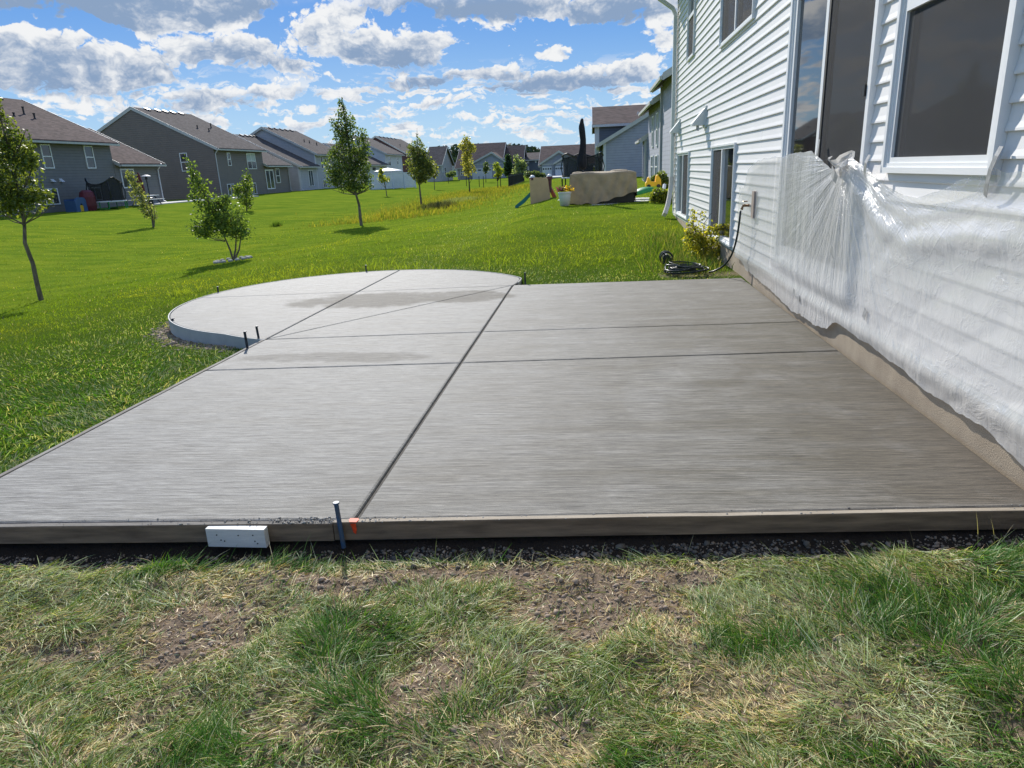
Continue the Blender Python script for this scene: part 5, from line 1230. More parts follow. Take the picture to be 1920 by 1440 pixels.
# lawn in polar rings, thinner with distance
n_ = 420000
u = RNG.random(n_); r0, r1, e_ = 2.6, 46., -.55
rr = (r0**e_+u*(r1**e_-r0**e_))**(1/e_); th = RNG.uniform(R(-50), R(24), n_)
x, y = rr*np.sin(th), rr*np.cos(th)
k_ = (~in_slab(x, y, .045)) & ~((x > 1.9) & (y < 18.3)) & (y > front_y(np.clip(x, -6, 6))-.05) & ~((y < 3.4) & (x > -3.4)) & (x < 3.2)
x, y, rr = x[k_], y[k_], rr[k_]; z = gz(x, y); k_ = in_view(x, y, z, 40); x, y, z, rr = x[k_], y[k_], z[k_], rr[k_]
fr_n = fbm(x, y, .9, 3, 33); edge = np.exp(-np.clip(np.minimum(np.abs(np.hypot(x-CC[0], y-CC[1])-CR), np.where(x < -2, np.abs(np.interp(y, [SL[0][1], SL[1][1]], [SL[0][0], SL[1][0]])-x), np.abs(y-BK(x)))), 0, 9)/.8)
near = np.exp(-np.clip(rr-4, 0, 50)/4.)
dustp = np.clip((fr_n-.48)*6, 0, 1)*(.25+.75*near)+5*edge**1.2*fbm(x, y, 2.2, 3, 35)
kpd = (RNG.random(len(x)) < np.clip(1.15-.6*edge*(fbm(x, y, 5, 2, 37) > .5), .2, 1)); x, y, z, rr, dustp, edge, near = [a[kpd] for a in (x, y, z, rr, dustp, edge, near)]; n_ = len(x)
az_ = fbm(x, y, 1.2, 3, 39)*12+RNG.normal(size=n_)*.9
lean = np.clip(.75+.35*near+RNG.normal(size=n_)*.33-.3*(rr > 9), .05, 1.45); curl = RNG.uniform(.1, .9, n_)
L = RNG.gamma(6, .0098, n_)*(1.-.5*sm((rr-4)/6))*(1-.2*edge); w = RNG.uniform(.0028, .005, n_)*(1+.13*rr)
far_c = np.array([.215, .285, .026]); yel = np.array([.32, .345, .034])
col, kd = colour_mix(n_, .75+0*x, 1.1*dustp, 1.6+.0*x, .05+.22*edge)
fw = sm((rr-7)/7)[:, None]*(kd != 3)[:, None]*(1-np.clip(1.3*edge, 0, .95)*(kd == 1))[:, None]
yl = np.clip((fbm(x, y, .5, 3, 43)-.42)*4, 0, 1)[:, None]
deep = np.array([.065, .15, .010]); big2 = np.clip((fbm(x, y, .28, 2, 57)-.42)*5, 0, 1)[:, None]; big2 = np.maximum(big2, sm((-x-6)/6)[:, None]*.7*sm((22-y)/8)[:, None])  # deeper green at left paints in the shade of the swale slope
fc2 = far_c*(1-yl)+yel*yl; fc2 = fc2*(1-.42*big2)+deep*.42*big2
col = col*(1-.25*(1-near))[:, None]*(1-fw)+fw*fc2*RNG.uniform(.5, 1.35, (n_, 1))
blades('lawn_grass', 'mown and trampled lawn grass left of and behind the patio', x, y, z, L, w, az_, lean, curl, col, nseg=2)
# long pale crabgrass runners behind the patio
n_ = 2400
cxs, cys = RNG.uniform(-7., 2.0, 330), 10.3+RNG.gamma(2, 1.5, 330)
ci = (RNG.random(n_)**1.7*330).astype(int); x = cxs[ci]+RNG.normal(size=n_)*.13; y = cys[ci]+RNG.normal(size=n_)*.13
k_ = (~in_slab(x, y, .1)) & (x < 1.85); x, y = x[k_], y[k_]; n_ = len(x)
blades('crabgrass', 'tufts of long bright yellow green grass standing above the lawn behind the patio', x, y, gz(x, y), RNG.uniform(.09, .25, n_), RNG.uniform(.006, .011, n_), RNG.uniform(0, 6.28, n_), RNG.uniform(.2, .9, n_), RNG.uniform(.2, 1.1, n_), np.array([.28, .35, .04])*RNG.uniform(.7, 1.25, (n_, 1)))
# meadow weeds in the swale
n_ = 17000
x = RNG.normal(-9.8, 2.2, n_); y = RNG.uniform(33, 82, n_); z = gz(x, y)
blades('swale_weeds', 'dry yellow green weeds along the bottom of the drainage swale', x, y, z, RNG.uniform(.08, .28, n_), RNG.uniform(.02, .05, n_), RNG.uniform(0, 6.28, n_), RNG.uniform(.05, .7, n_), RNG.uniform(0, .5, n_), np.where(RNG.random((n_, 1)) < .6, np.array([[.30, .27, .05]]), np.array([[.16, .21, .03]]))*RNG.uniform(.7, 1.2, (n_, 1)), nseg=2)
for (px, py, rx, lb, cc_, hh_) in ((822, 391, 24, 'dark patch of tall weeds in the swale', (.10, .105, .06), .5), (862, 378, 30, 'pale grey green weed patch farther along the swale', (.24, .27, .14), .35), (519, 424, 8, 'small weedy tuft on the left side of the lawn', (.10, .17, .03), .3)):
    b_ = GT(px, py); n_ = 1500 if rx > 10 else 200; sp_ = rx*b_[1]/1300
    x = b_[0]+RNG.normal(size=n_)*sp_*.55; y = b_[1]+RNG.normal(size=n_)*sp_*.8
    blades('weed_patch', lb, x, y, gz(x, y), RNG.uniform(.4, 1, n_)*hh_, RNG.uniform(.02, .045, n_), RNG.uniform(0, 6.28, n_), RNG.uniform(0, .7, n_), RNG.uniform(0, .8, n_), np.array(cc_)*RNG.uniform(.5, 1.3, (n_, 1)), nseg=2)
# dirt clods, pebbles and gravel
def lumps(name, label, x, y, z, s, m, squash=.65):
    ico = [(-.525731, 0, .850651), (.525731, 0, .850651), (-.525731, 0, -.850651), (.525731, 0, -.850651), (0, .850651, .525731), (0, .850651, -.525731), (0, -.850651, .525731), (0, -.850651, -.525731), (.850651, .525731, 0), (-.850651, .525731, 0), (.850651, -.525731, 0), (-.850651, -.525731, 0)]
    fc = np.array([(0, 1, 4), (0, 4, 9), (9, 4, 5), (4, 8, 5), (4, 1, 8), (8, 1, 10), (8, 10, 3), (5, 8, 3), (5, 3, 2), (2, 3, 7), (7, 3, 10), (7, 10, 6), (7, 6, 11), (11, 6, 0), (0, 6, 1), (6, 10, 1), (9, 11, 0), (9, 2, 11), (9, 5, 2), (7, 11, 2)])
    ico = np.array(ico); n_ = len(x)
    V = ico[None]*RNG.uniform(.65, 1.25, (n_, 12, 1))*s[:, None, None]*RNG.uniform(.7, 1.3, (n_, 1, 3)); V[:, :, 2] *= squash
    a = RNG.uniform(0, 6.28, n_); c_, s__ = np.cos(a)[:, None], np.sin(a)[:, None]
    X_ = V[:, :, 0]*c_-V[:, :, 1]*s__+x[:, None]; Y_ = V[:, :, 0]*s__+V[:, :, 1]*c_+y[:, None]; Z_ = V[:, :, 2]+z[:, None]
    co = np.stack([X_, Y_, Z_], 2).reshape(-1, 3); f = (np.arange(n_)[:, None, None]*12+fc[None]).reshape(-1, 3)
    me = np_mesh(name, co, f, smooth=False); me.materials.append(m); o_ = link(name, me); o_['kind'] = 'stuff'; o_['label'] = label; return o_
soilm = mat('dry_soil', (.38, .295, .225), .95, .25, 30, .002, 150, col2=(.16, .12, .085)); gravm = mat('grey_gravel', (.15, .132, .11), .9, .3, 14, col2=(.06, .05, .04)); concm = mat('concrete_crumbs', (.33, .32, .30), .9, .2, 30, col2=(.20, .19, .17))
n_ = 90000; x = RNG.uniform(-3.2, 2.3, n_); y = RNG.uniform(1.2, 2.95, n_); d = front_y(x)-.045-y; k_ = d > .01; x, y = x[k_], y[k_]
kk = kind_w(x, y); k_ = RNG.random(len(x)) < np.clip(kk['dirt']*.55+.03, 0, 1); x, y = x[k_], y[k_]; s = RNG.gamma(1.1, .0024, len(x))+.0010
lumps('soil_clods', 'crumbly brown soil clods in the bare patches of turf', x, y, gz_full(x, y)+s*.1, np.clip(s, 0, .02), soilm)
n_ = 1300; x = RNG.uniform(-1.6, 1.0, n_); d = np.abs(RNG.normal(.08, .07, n_))+.01; y = front_y(x)-.045-d; k_ = RNG.random(n_) < np.clip(fbm(x, y, 2.5, 2, 47)*2-.5, .1, 1); x, y = x[k_], y[k_]
s = RNG.gamma(2.2, .0021, len(x))+.002; lumps('gravel', 'grey gravel lying in the shaded trench in front of the form board', x, y, gz_full(x, y)+s*.3, np.clip(s, 0, .022), gravm)
n_ = 500; x = np.concatenate([RNG.uniform(-2.6, 1.9, 160), RNG.normal(-1.2, .22, 340)]); y = np.array([front_y(a) for a in x])+RNG.uniform(-.042, .012, n_); k_ = ~((np.abs(x-ox) < .05)); x, y = x[k_], y[k_]
s = RNG.gamma(1.5, .0016, len(x))+.001; lumps('concrete_crumbs', 'crumbs of hardened concrete spilled along the top of the front form board', x, y, np.full(len(x), .003), np.clip(s, 0, .009), concm)
n_ = 46; x = RNG.uniform(-3, 1.9, n_); y = RNG.uniform(1.5, 2.5, n_); s = RNG.uniform(.005, .014, n_); lumps('field_stones', 'scattered small grey stones and clods lying in the turf', x, y, gz_full(x, y)+.002, s, gravm)

# fallen clods at the foot of the circle form
n_ = 700; a_ = RNG.uniform(math.pi*1.02, math.pi*1.42, n_); q_ = CR+.03+np.abs(RNG.normal(0, .10, n_)); x = CC[0]+np.cos(a_)*q_; y = CC[1]+np.sin(a_)*q_; s = RNG.gamma(2, .005, n_)+.003
lumps('dug_soil', 'dug brown soil heaped along the foot of the curved form', x, y, gz(x, y)+.0, np.clip(s, 0, .035), soilm)

# ------------------------------------------------------------------ things across the swale
def cloth(name, color, rough=.8): return mat(name, color, rough, .12, 6, .004, 25)
MT['conc2'] = mat('old_concrete', (.50, .49, .46), .85, .08, 2)
o_ = MB().box((XR, 60.6, -.1), (XR+4.2, 70, .045)).box((XR, 54.5, -.1), (XR+2.8, 60.6, .045)).build('far_patio', MT['conc2']); tag(o_, 'pale concrete patio behind the slate grey and grey brown houses', kind='structure')
def on(px, py, X=None):
    p = GT(px, py) if X is None else PX(px, py, X); return p
# playhouse arch
def sc(Y): return Y/1300
Xq = XR+2.2
p0, p1 = PX(144, 392, Xq), PX(165, 392, Xq); zt_ = PX(150, 370, Xq)[2]; ph = thing('playhouse', 'blue and yellow plastic toy playhouse against the slate grey house', 'playhouse', (Xq, (p0[1]+p1[1])/2, 0))
yb = mat('bright_yellow_plastic', (.92, .50, .01), .4, .03, 4); bl = mat('blue_plastic', (.05, .11, .24), .5, .05, 4); ye = mat('yellow_plastic', (.70, .42, .02), .45, .05, 4); rd = mat('red_plastic', (.13, .02, .03), .5, .08, 4); gn_ = mat('green_plastic', (.02, .22, .06), .45, .06, 4)
arcp = [(p0[1], -.05), (p0[1], zt_-.25), (p0[1]+.15, zt_-.05), (p0[1]+.4, zt_), (p1[1]-.4, zt_), (p1[1]-.15, zt_-.05), (p1[1], zt_-.25), (p1[1], -.05), (p1[1]-.38, -.05), (p1[1]-.38, zt_-.6), (p1[1]-.55, zt_-.38), (p0[1]+.55, zt_-.38), (p0[1]+.38, zt_-.6), (p0[1]+.38, -.05)]
MB().prism(arcp, 'x', Xq-.1, Xq).build('arch', bl, ph); MB().box((Xq-.9, p0[1]+.05, -.05), (Xq-.8, p1[1]-.05, zt_-.1)).build('back_panel', bl, ph)
MB().box((Xq-.08, p0[1]+.38, -.05), (Xq-.02, p1[1]-.38, .38)).build('gate', ye, ph); MB().box((Xq-.8, p0[1]+.02, -.05), (Xq-.1, p0[1]+.1, zt_-.2)).build('side_panel', bl, ph)
p0, p1 = PX(165, 392, Xq), PX(181, 392, Xq); 
o_ = MB().lathe([(.45, -.05), (.52, .3), (.52, .9), (.44, 1.25), (.25, 1.38)], (Xq-.2, (p0[1]+p1[1])/2, 0), 14).build('toy_barrel', rd); tag(o_, 'dark red round plastic toy tub beside the blue playhouse', 'toy tub')
def trampoline(name, cx_, cy_, r_, label, z0=.0, h_=2.0, netc=None, frame=None, wave=.3, zf=.5):
    t_ = thing('trampoline', label, 'trampoline', (cx_, cy_, z0))
    fr_m = frame or gn_; n_ = 16
    pts = [(cx_+r_*math.cos(2*math.pi*k/24), cy_+r_*math.sin(2*math.pi*k/24), z0+zf) for k in range(25)]
    MB().tube(pts, .06, 6).build('frame_ring', MT['gar'], t_)
    MB().lathe([(r_*.97, -.01), (r_*.97, .01)], (cx_, cy_, z0+zf+.01), 24).build('mat', MT['black'], t_)
    for k in range(4):
        a = k*math.pi/2+.4; x_, y_ = cx_+r_*math.cos(a), cy_+r_*math.sin(a)
        MB().tube([(x_-.3*math.sin(a), y_+.3*math.cos(a), z0+zf), (x_-.3*math.sin(a), y_+.3*math.cos(a), z0), (x_+.3*math.sin(a), y_-.3*math.cos(a), z0), (x_+.3*math.sin(a), y_-.3*math.cos(a), z0+zf)], .045, 6).build('leg', fr_m, t_)
    vs, fs = [], []; m_ = 36
    for j in range(7):
        for k in range(m_+1):
            a = 2*math.pi*k/m_; s_ = j/6; rr_ = r_*(.98-.05*math.sin(s_*3)+.04*math.sin(a*6)*s_); top_ = h_*(1-wave*abs(math.sin(a*1.5+.6)))
            vs.append((cx_+rr_*math.cos(a), cy_+rr_*math.sin(a), z0+zf+s_*top_))
    for j in range(6):
        for k in range(m_): fs.append((j*(m_+1)+k, j*(m_+1)+k+1, (j+1)*(m_+1)+k+1, (j+1)*(m_+1)+k))
    MB().add(vs, fs).build('safety_net', MT['net'], t_)
    MB().tube([vs[6*(m_+1)+k] for k in range(m_+1)], .04, 5).build('net_rim', MT['black'], t_)
    for k in range(6):
        a = 2*math.pi*k/6+.3; x_, y_ = cx_+r_*math.cos(a), cy_+r_*math.sin(a); top_ = h_*(1-wave*abs(math.sin(a*1.5+.6)))
        MB().tube([(x_, y_, z0+zf), (x_+.12*math.cos(a), y_+.12*math.sin(a), z0+zf+top_*.5), (x_-.05*math.cos(a), y_, z0+zf+top_+.05)], .035, 6).build('net_pole', MT['black'], t_)
    return t_
nm = bpy.data.materials.new('black_net'); nm.use_nodes = True; nb = nm.node_tree.nodes['Principled BSDF']; nb.inputs['Base Color'].default_value = (.02, .02, .022, 1); nb.inputs['Alpha'].default_value = .72; nb.inputs['Roughness'].default_value = .9; MT['net'] = nm
p = PX(213, 392, XR+2.6); trampoline('t', XR+2.2, p[1]+.1, 1.2, 'round trampoline with sagging dark safety net in front of the slate grey house', 0, 1.75)
# patio heater, red umbrella, picnic table
p = PX(281, 370, XR+2.4); ht = thing('patio_heater', 'tall mushroom shaped patio heater standing on the far patio', 'patio heater', (p[0], p[1], .045))
MB().lathe([(.22, 0), (.22, .5), (.05, .55), (.04, 1.9), (.09, 1.92), (.09, 2.12), (.04, 2.15)], (p[0], p[1], .045), 10).build('post', MT['steel'], ht)
MB().lathe([(.38, 2.15), (.36, 2.19), (.15, 2.28), (.03, 2.30)], (p[0], p[1], .045), 14).build('reflector_hood', MT['greytrim'], ht)
p = PX(267, 368, XR+1.6); um = thing('patio_umbrella', 'closed dark red patio umbrella beside the far patio door', 'umbrella', (p[0], p[1], .045))
MB().lathe([(.02, 0), (.02, 2.5)], (p[0], p[1], .045), 6).build('pole', MT['steel'], um)
MB().lathe([(.06, .75), (.30, .95), (.26, 1.4), (.20, 1.9), (.12, 2.3), (.03, 2.5)], (p[0], p[1], .045), 9).build('canopy', mat('dark_red_canvas', (.14, .03, .03), .8, .2, 5), um)
p = PX(285, 380, XR+3.4); pc = thing('picnic_table', 'pale topped picnic table with benches on the far patio', 'table', (p[0], p[1], .045)); yc = p[1]-.2; xc_ = p[0]-.3
MB().box((xc_-.45, yc-1.1, .72), (xc_+.45, yc+1.1, .77)).build('table_top', MT['gar'], pc)
for s_ in (-1, 1):
    MB().box((xc_+s_*.75-.15, yc-1.1, .44), (xc_+s_*.75+.15, yc+1.1, .48)).build('bench', MT['gar'], pc)
    for sy_ in (-.8, .8): MB().tube([(xc_+s_*.7, yc+sy_, .045), (xc_+s_*.2, yc+sy_, .72)], .04, 5).build('leg', MT['steel'], pc)
# white picket fence with a canopy behind
fa_, fb_ = G(694, 353, 0), G(779, 348, 0); fa_, fb_ = np.array([fa_[0], fa_[1], 0]), np.array([fb_[0], fb_[1], 0]); dF = (fb_-fa_); LF = np.linalg.norm(dF); dF /= LF; zF = float(gz(*fa_[:2]))-.05
fn = thing('picket_fence', 'white vinyl picket fence in front of the pale grey house', 'fence', tuple(fa_))
def fbox(s0, s1, z0, z1, th=.04, off_=0):
    nF = np.array([-dF[1], dF[0], 0]); a = fa_+dF*s0+nF*(off_-th/2); c = fa_+dF*s1+nF*(off_-th/2); e = c+nF*th; g2 = a+nF*th
    return [(a[0], a[1], z0), (c[0], c[1], z0), (e[0], e[1], z0), (g2[0], g2[1], z0), (a[0], a[1], z1), (c[0], c[1], z1), (e[0], e[1], z1), (g2[0], g2[1], z1)]
BF = [(3, 2, 1, 0), (4, 5, 6, 7), (0, 1, 5, 4), (1, 2, 6, 5), (2, 3, 7, 6), (3, 0, 4, 7)]
n_ = 4
for k in range(n_+1):
    s_ = LF*k/n_; MB().add(fbox(s_-.07, s_+.07, zF-.2, zF+2.0, .14), BF).build('post', MT['fwhite'], fn)
for zz in (.12, 1.85): MB().add(fbox(0, LF, zF+zz, zF+zz+.12, .06), BF).build('rail', MT['fwhite'], fn)
bm_ = MB()
for k in range(int(LF/.16)): bm_.add(fbox(k*.16+.02, k*.16+.15, zF+.05, zF+1.9, .03), BF)
o_ = bm_.build('pickets', MT['fwhite'], fn); o_['kind'] = 'stuff'
nF = np.array([-dF[1], dF[0], 0]); cC = fa_+dF*(LF-2.)+nF*3; cv = thing('patio_umbrella', 'open white umbrella behind the right end of the white picket fence', 'umbrella', tuple(cC))
MB().lathe([(.03, 0), (.03, 2.4)], tuple(cC), 6).build('pole', MT['alu'], cv)
MB().lathe([(1.95, 1.95), (1.9, 2.0), (.9, 2.22), (.05, 2.36)], tuple(cC), 8).build('canopy', MT['gar'], cv)
# black metal fences
def iron_fence(px0, py0, px1, py1, label, hgt_=1.25, X0=None, step=.13):
    a, c = GT(px0, py0), GT(px1, py1); L = np.linalg.norm((c-a)[:2]); f_o = thing('metal_fence', label, 'fence', tuple(a))
    at_ = lambda s_, z: tuple(np.array([a[0]+(c[0]-a[0])*s_, a[1]+(c[1]-a[1])*s_, a[2]+(c[2]-a[2])*s_+z]))
    for k in range(max(2, int(L/2.4))+1):
        s_ = k/max(2, int(L/2.4)); MB().tube([at_(s_, -.1), at_(s_, hgt_+.06)], .04, 5).build('post', MT['black'], f_o)
    for zz in (.12, hgt_-.1): MB().tube([at_(0, zz), at_(1, zz)], .025, 4).build('rail', MT['black'], f_o)
    bm_ = MB(); n_ = int(L/step)
    for k in range(n_): bm_.tube([at_(k/n_, .05), at_(k/n_, hgt_)], .014, 3, caps=False)
    o_ = bm_.build('pickets', MT['black'], f_o); o_['kind'] = 'stuff'
iron_fence(954, 352, 983, 340, 'black metal fence at the edge of the lawn left of the toy slide')
iron_fence(983, 340, 956, 341, 'black metal fence section running behind the lawn, farther than the first')
for (px, py, h_, lb) in ((841, 344, 1.6, 'thin dark sapling stake left of the wide garage house'), (875, 349, 1.2, 'short wooden stake left of the yellow leafed tree trunk'), (907, 352, 1.3, 'thin post under the small round headed tree'), (899, 351, 1.3, 'thin slanting post beside the small round headed tree'), (939, 353, 1.2, 'dark post right of the yellow green sapling')):
    b_ = GT(px, py); t_ = MB().tube([(b_[0], b_[1], b_[2]-.1), (b_[0], b_[1], b_[2]+h_)], .045, 6).lathe([(.06, 0), (.03, .06)], (b_[0], b_[1], b_[2]+h_), 6).build('stake', MT['black']); tag(t_, lb, 'stake', 'stakes in the far lawn')
o_ = MB().box((PY(1034, 334, 124)[0], 108, -.05), (PY(1060, 334, 124)[0], 126.5, .12)).build('driveway', MT['conc2']); tag(o_, 'pale concrete driveway before the small garage doors', kind='structure')

# ------------------------------------------------------------------ neighbour's patio
PZ = .322
c0, c1 = G(1040, 383, PZ), G(1236, 373, PZ)
pt = MB().box((c0[0]-.0, 21.75, PZ-.25), (3.4, 27.5, PZ+.025)).build('neighbour_patio', MT['conc2']); tag(pt, 'neighbouring concrete patio under the covered furniture', kind='structure')
# furniture cover
cvm = mat('tan_canvas_cover', (.33, .26, .17), .8, .12, 3, .02, 7)
fl_, fr2 = PY(1070, 379, 22.6), PY(1192, 378, 22.4); zt_ = PY(1130, 324, 22.5)[2]; zb_ = PZ+.03
W_ = fr2[0]-fl_[0]; Dp = 1.15
per = []; nw, nd = 44, 16
for i in range(nw): per.append((fl_[0]+W_*i/nw, 22.5, i/nw, 0))
for i in range(nd): per.append((fl_[0]+W_, 22.5+Dp*i/nd, 1, i/nd))
for i in range(nw): per.append((fl_[0]+W_*(1-i/nw), 22.5+Dp, 1-i/nw, 1))
for i in range(nd): per.append((fl_[0], 22.5+Dp*(1-i/nd), 0, 1-i/nd))
vs, fs = [], []; n_ = len(per); nr = 16
ctr = np.array([fl_[0]+W_/2, 22.5+Dp/2])
for j in range(nr+1):
    s_ = j/nr
    for k, (x_, y_, u_, v_) in enumerate(per):
        hem = zb_+.02+max(0, (u_-.42))*.55*(1-v_)+.02*math.sin(u_*30)
        topz_ = zt_+.02*math.sin(u_*9)-.03*abs(u_-.5)+(-.06 if .18 < u_ < .36 else 0)*0
        z_ = hem+(topz_-hem)*min(1, s_/.86)
        rnd_ = 1. if s_ < .86 else 1-(s_-.86)/.14*.12
        if s_ > .86: z_ = topz_+.03*(s_-.86)/.14
        bul = 1+.045*(1-s_)+.02*math.sin(k*.55+3*s_)*(1-s_)+.012*math.sin(k*1.3-5*s_)*(1-s_)
        q_ = ctr+(np.array([x_, y_])-ctr)*bul*rnd_
        yy_ = q_[1]+(-.07*abs(math.sin(u_*9+s_*3.2+2*u_*u_))**.7-.035*abs(math.sin(u_*23-s_*5))+.03)*(v_ < .01)*(1-s_*.7)
        vs.append((q_[0], yy_, z_))
for j in range(nr):
    for k in range(n_): fs.append((j*n_+k, j*n_+(k+1) % n_, (j+1)*n_+(k+1) % n_, (j+1)*n_+k))
fs.append(tuple(nr*n_+k for k in range(n_)))
fcov = thing('furniture_cover', 'tan canvas cover draped over patio furniture, lifted at its right end', 'furniture cover', (ctr[0], ctr[1], zb_))
MB().add(vs, fs).build('canvas', cvm, fcov, smooth=True)
for (a, w2, h2_) in ((.03, .36, .05), (.62, .55, .07)):
    MB().lathe([(w2*.5, -.02), (w2*.52, h2_*.6), (w2*.4, h2_), (w2*.1, h2_+.01)], (fl_[0]+W_*a+w2*.5, 22.5+Dp*.45, zt_), 12, sy=.9).build('top_bulge', cvm, fcov, smooth=True)
o_ = MB().box((fl_[0]+W_*.35, 22.62, zb_), (fl_[0]+W_-.03, 22.5+Dp-.05, zb_+.42)).build('outdoor_sofa', MT['black']); o_2 = thing('outdoor_sofa', 'black wicker sofa base showing beneath the lifted tan cover', 'sofa', (ctr[0], ctr[1], zb_)); o_.name = 'base'; o_.parent = o_2; o_.location = (-ctr[0], -ctr[1], -zb_)
for k in range(2): MB().box((fl_[0]+W_*(.37+.31*k), 22.68, zb_+.42), (fl_[0]+W_*(.66+.31*k), 22.5+Dp-.1, zb_+.52)).build('cushion', MT['black'], o_2)
# closed black umbrella
p = PY(1092, 345, 23.1); zu = lambda py: PY(1092, py, 23.1)[2]; uc = thing('patio_umbrella', 'tall closed black umbrella rising behind the tan furniture cover', 'umbrella', (p[0], 23.1, zb_))
ub = mat('black_canvas', (.012, .014, .022), .85, .2, 8)
MB().lathe([(.025, 0), (.025, zu(224)-zb_)], (p[0]+.02, 23.1, zb_), 8).build('pole', MT['steel'], uc)
vs, fs = [], []; prof = [(318, .05), (314, .13), (305, .16), (296, .15), (286, .12), (275, .105), (262, .10), (250, .105), (240, .115), (235, .10), (229, .07), (224, .055), (222, .03)]; m_ = 24
for (py, r2) in prof:
    r2 *= .8
    for k in range(m_):
        a = 2*math.pi*k/m_; q_ = r2*(1+.22*math.sin(a*8)*(1 if py > 240 else .4)); vs.append((p[0]+.02+q_*math.cos(a)+.02*math.sin(py*.1), 23.1+q_*math.sin(a), zu(py)))
for j in range(len(prof)-1):
    for k in range(m_): fs.append((j*m_+k, j*m_+(k+1) % m_, (j+1)*m_+(k+1) % m_, (j+1)*m_+k))
fs += [tuple(range(m_))[::-1], tuple((len(prof)-1)*m_+k for k in range(m_))]
MB().add(vs, fs).build('folded_canopy', ub, uc, smooth=True)
# net enclosure of the trampoline behind it
p = PY(1093, 335, 48.); trampoline('t', p[0], 48., 1.35, 'black netted trampoline enclosure behind the tan furniture cover', .3, 1.55, frame=MT['black'], wave=.2, zf=.5)
# planter with mums
pf = PY(1059, 378, 22.1); plc = (pf[0], 22.1, zb_); pl = thing('planter', 'white tapered planter full of yellow and purple flowers left of the tan cover', 'planter', plc)
MB().lathe([(.14, 0), (.185, .30), (.195, .37), (.205, .38), (.205, .41), (.17, .41), (.17, .37)], plc, 18).build('pot', mat('glazed_white_pot', (.62, .63, .66), .45, .06, 4), pl, smooth=True)
for (dx, cA, nm_) in ((.10, (.75, .48, .03), 'yellow_flowers'), (-.10, (.22, .05, .16), 'purple_flowers')):
    n_ = 420; P_ = np.stack([plc[0]+dx+RNG.normal(size=n_)*.075, plc[1]+RNG.normal(size=n_)*.09, plc[2]+.44+np.abs(RNG.normal(size=n_))*.06], 1)
    cl_ = np.where(RNG.random((n_, 1)) < .72, np.array([cA]), np.array([[.05, .09, .03]]))*RNG.uniform(.6, 1.2, (n_, 1)); leaf_cloud(P_, .045, cl_, nm_, LEAF, pl)['kind'] = 'stuff'
# climber with slide
pm1 = mat('tan_plastic', (.50, .35, .20), .55, .06, 3); tl_ = mat('teal_plastic', (.01, .16, .17), .4, .06, 3); ro_ = mat('rust_red_plastic', (.40, .08, .03), .5, .08, 3); pu_ = mat('maroon_plastic', (.10, .03, .04), .5, .1, 3)
Yc = 29.; C_at = lambda px, py, dy=0: PY(px, py, Yc+dy)
a, c = C_at(995, 384), C_at(1033, 376); zt1, zt2 = C_at(998, 336)[2], C_at(1028, 335)[2]; gz_c = float(gz(a[0], Yc))
cs_ = thing('toy_climber', 'tan plastic toddler climber with maroon turrets and a teal slide', 'play climber', (a[0], Yc, gz_c))
MB().prism([(a[0], a[2]-.1), (a[0]-.01, zt1), (a[0]+.12, zt1+.06), (c[0]-.2, zt2+.04), (c[0]-.1, zt2-.0), (c[0], c[2]-.1)], 'y', Yc, Yc+.10).build('front_wall', pm1, cs_)
MB().prism([(a[0]+.05, a[2]-.1), (a[0]+.04, zt1-.1), (c[0]-.15, zt2-.1), (c[0]-.05, c[2]-.1)], 'y', Yc+.8, Yc+.9).build('back_wall', pm1, cs_)
MB().prism([(Yc+.10, a[2]-.1), (Yc+.10, zt1-.04), (Yc+.45, zt1-.16), (Yc+.8, zt1-.06), (Yc+.8, a[2]-.1)], 'x', a[0]-.005, a[0]+.06).build('side_wall', pm1, cs_); MB().prism([(Yc+.10, c[2]-.1), (Yc+.10, zt2-.05), (Yc+.45, zt2-.2), (Yc+.8, zt2-.1), (Yc+.8, c[2]-.1)], 'x', c[0]-.13, c[0]-.07).build('side_wall', pm1, cs_)
MB().box((a[0]+.07, Yc+.1, a[2]+.35), (c[0]-.12, Yc+.8, a[2]+.41)).build('platform', pm1, cs_)
for (px, py) in ((998, 339), (1030, 337)):
    q_ = C_at(px, py); MB().lathe([(.07, -.5), (.09, .0), (.13, .02), (.13, .12), (.10, .13)], (q_[0], Yc+.12, q_[2]), 10).build('turret', pu_, cs_); MB().lathe([(.11, .13), (.08, .19), (.02, .22)], (q_[0], Yc+.12, q_[2]), 10).build('turret_cap', MT['gar'], cs_)
s0, s1, s2 = C_at(996, 361), C_at(980, 377), C_at(966, 388)
for dy in (-.16, .16): MB().prism([(s0[0], s0[2]+.06), (s1[0], s1[2]+.06), (s2[0], s2[2]+.05), (s2[0]-.02, s2[2]-.03), (s2[0]+.06, s2[2]-.06), (s1[0]+.05, s1[2]-.08), (s0[0], s0[2]-.08)], 'y', Yc+.25+dy-.02, Yc+.25+dy+.02).build('slide_rail', tl_, cs_)
MB().prism([(s0[0], s0[2]), (s1[0], s1[2]), (s2[0], s2[2]), (s2[0]+.05, s2[2]-.05), (s1[0]+.04, s1[2]-.05), (s0[0], s0[2]-.05)], 'y', Yc+.11, Yc+.39).build('slide', tl_, cs_)
r0, r1 = C_at(1030, 352), C_at(1042, 371)
MB().prism([(r0[0]-.05, r0[2]), (r0[0]+.06, r0[2]+.01), (r1[0]+.02, r1[2]), (r1[0]-.12, r1[2]-.04)], 'y', Yc+.2, Yc+.7).build('ladder', ro_, cs_)
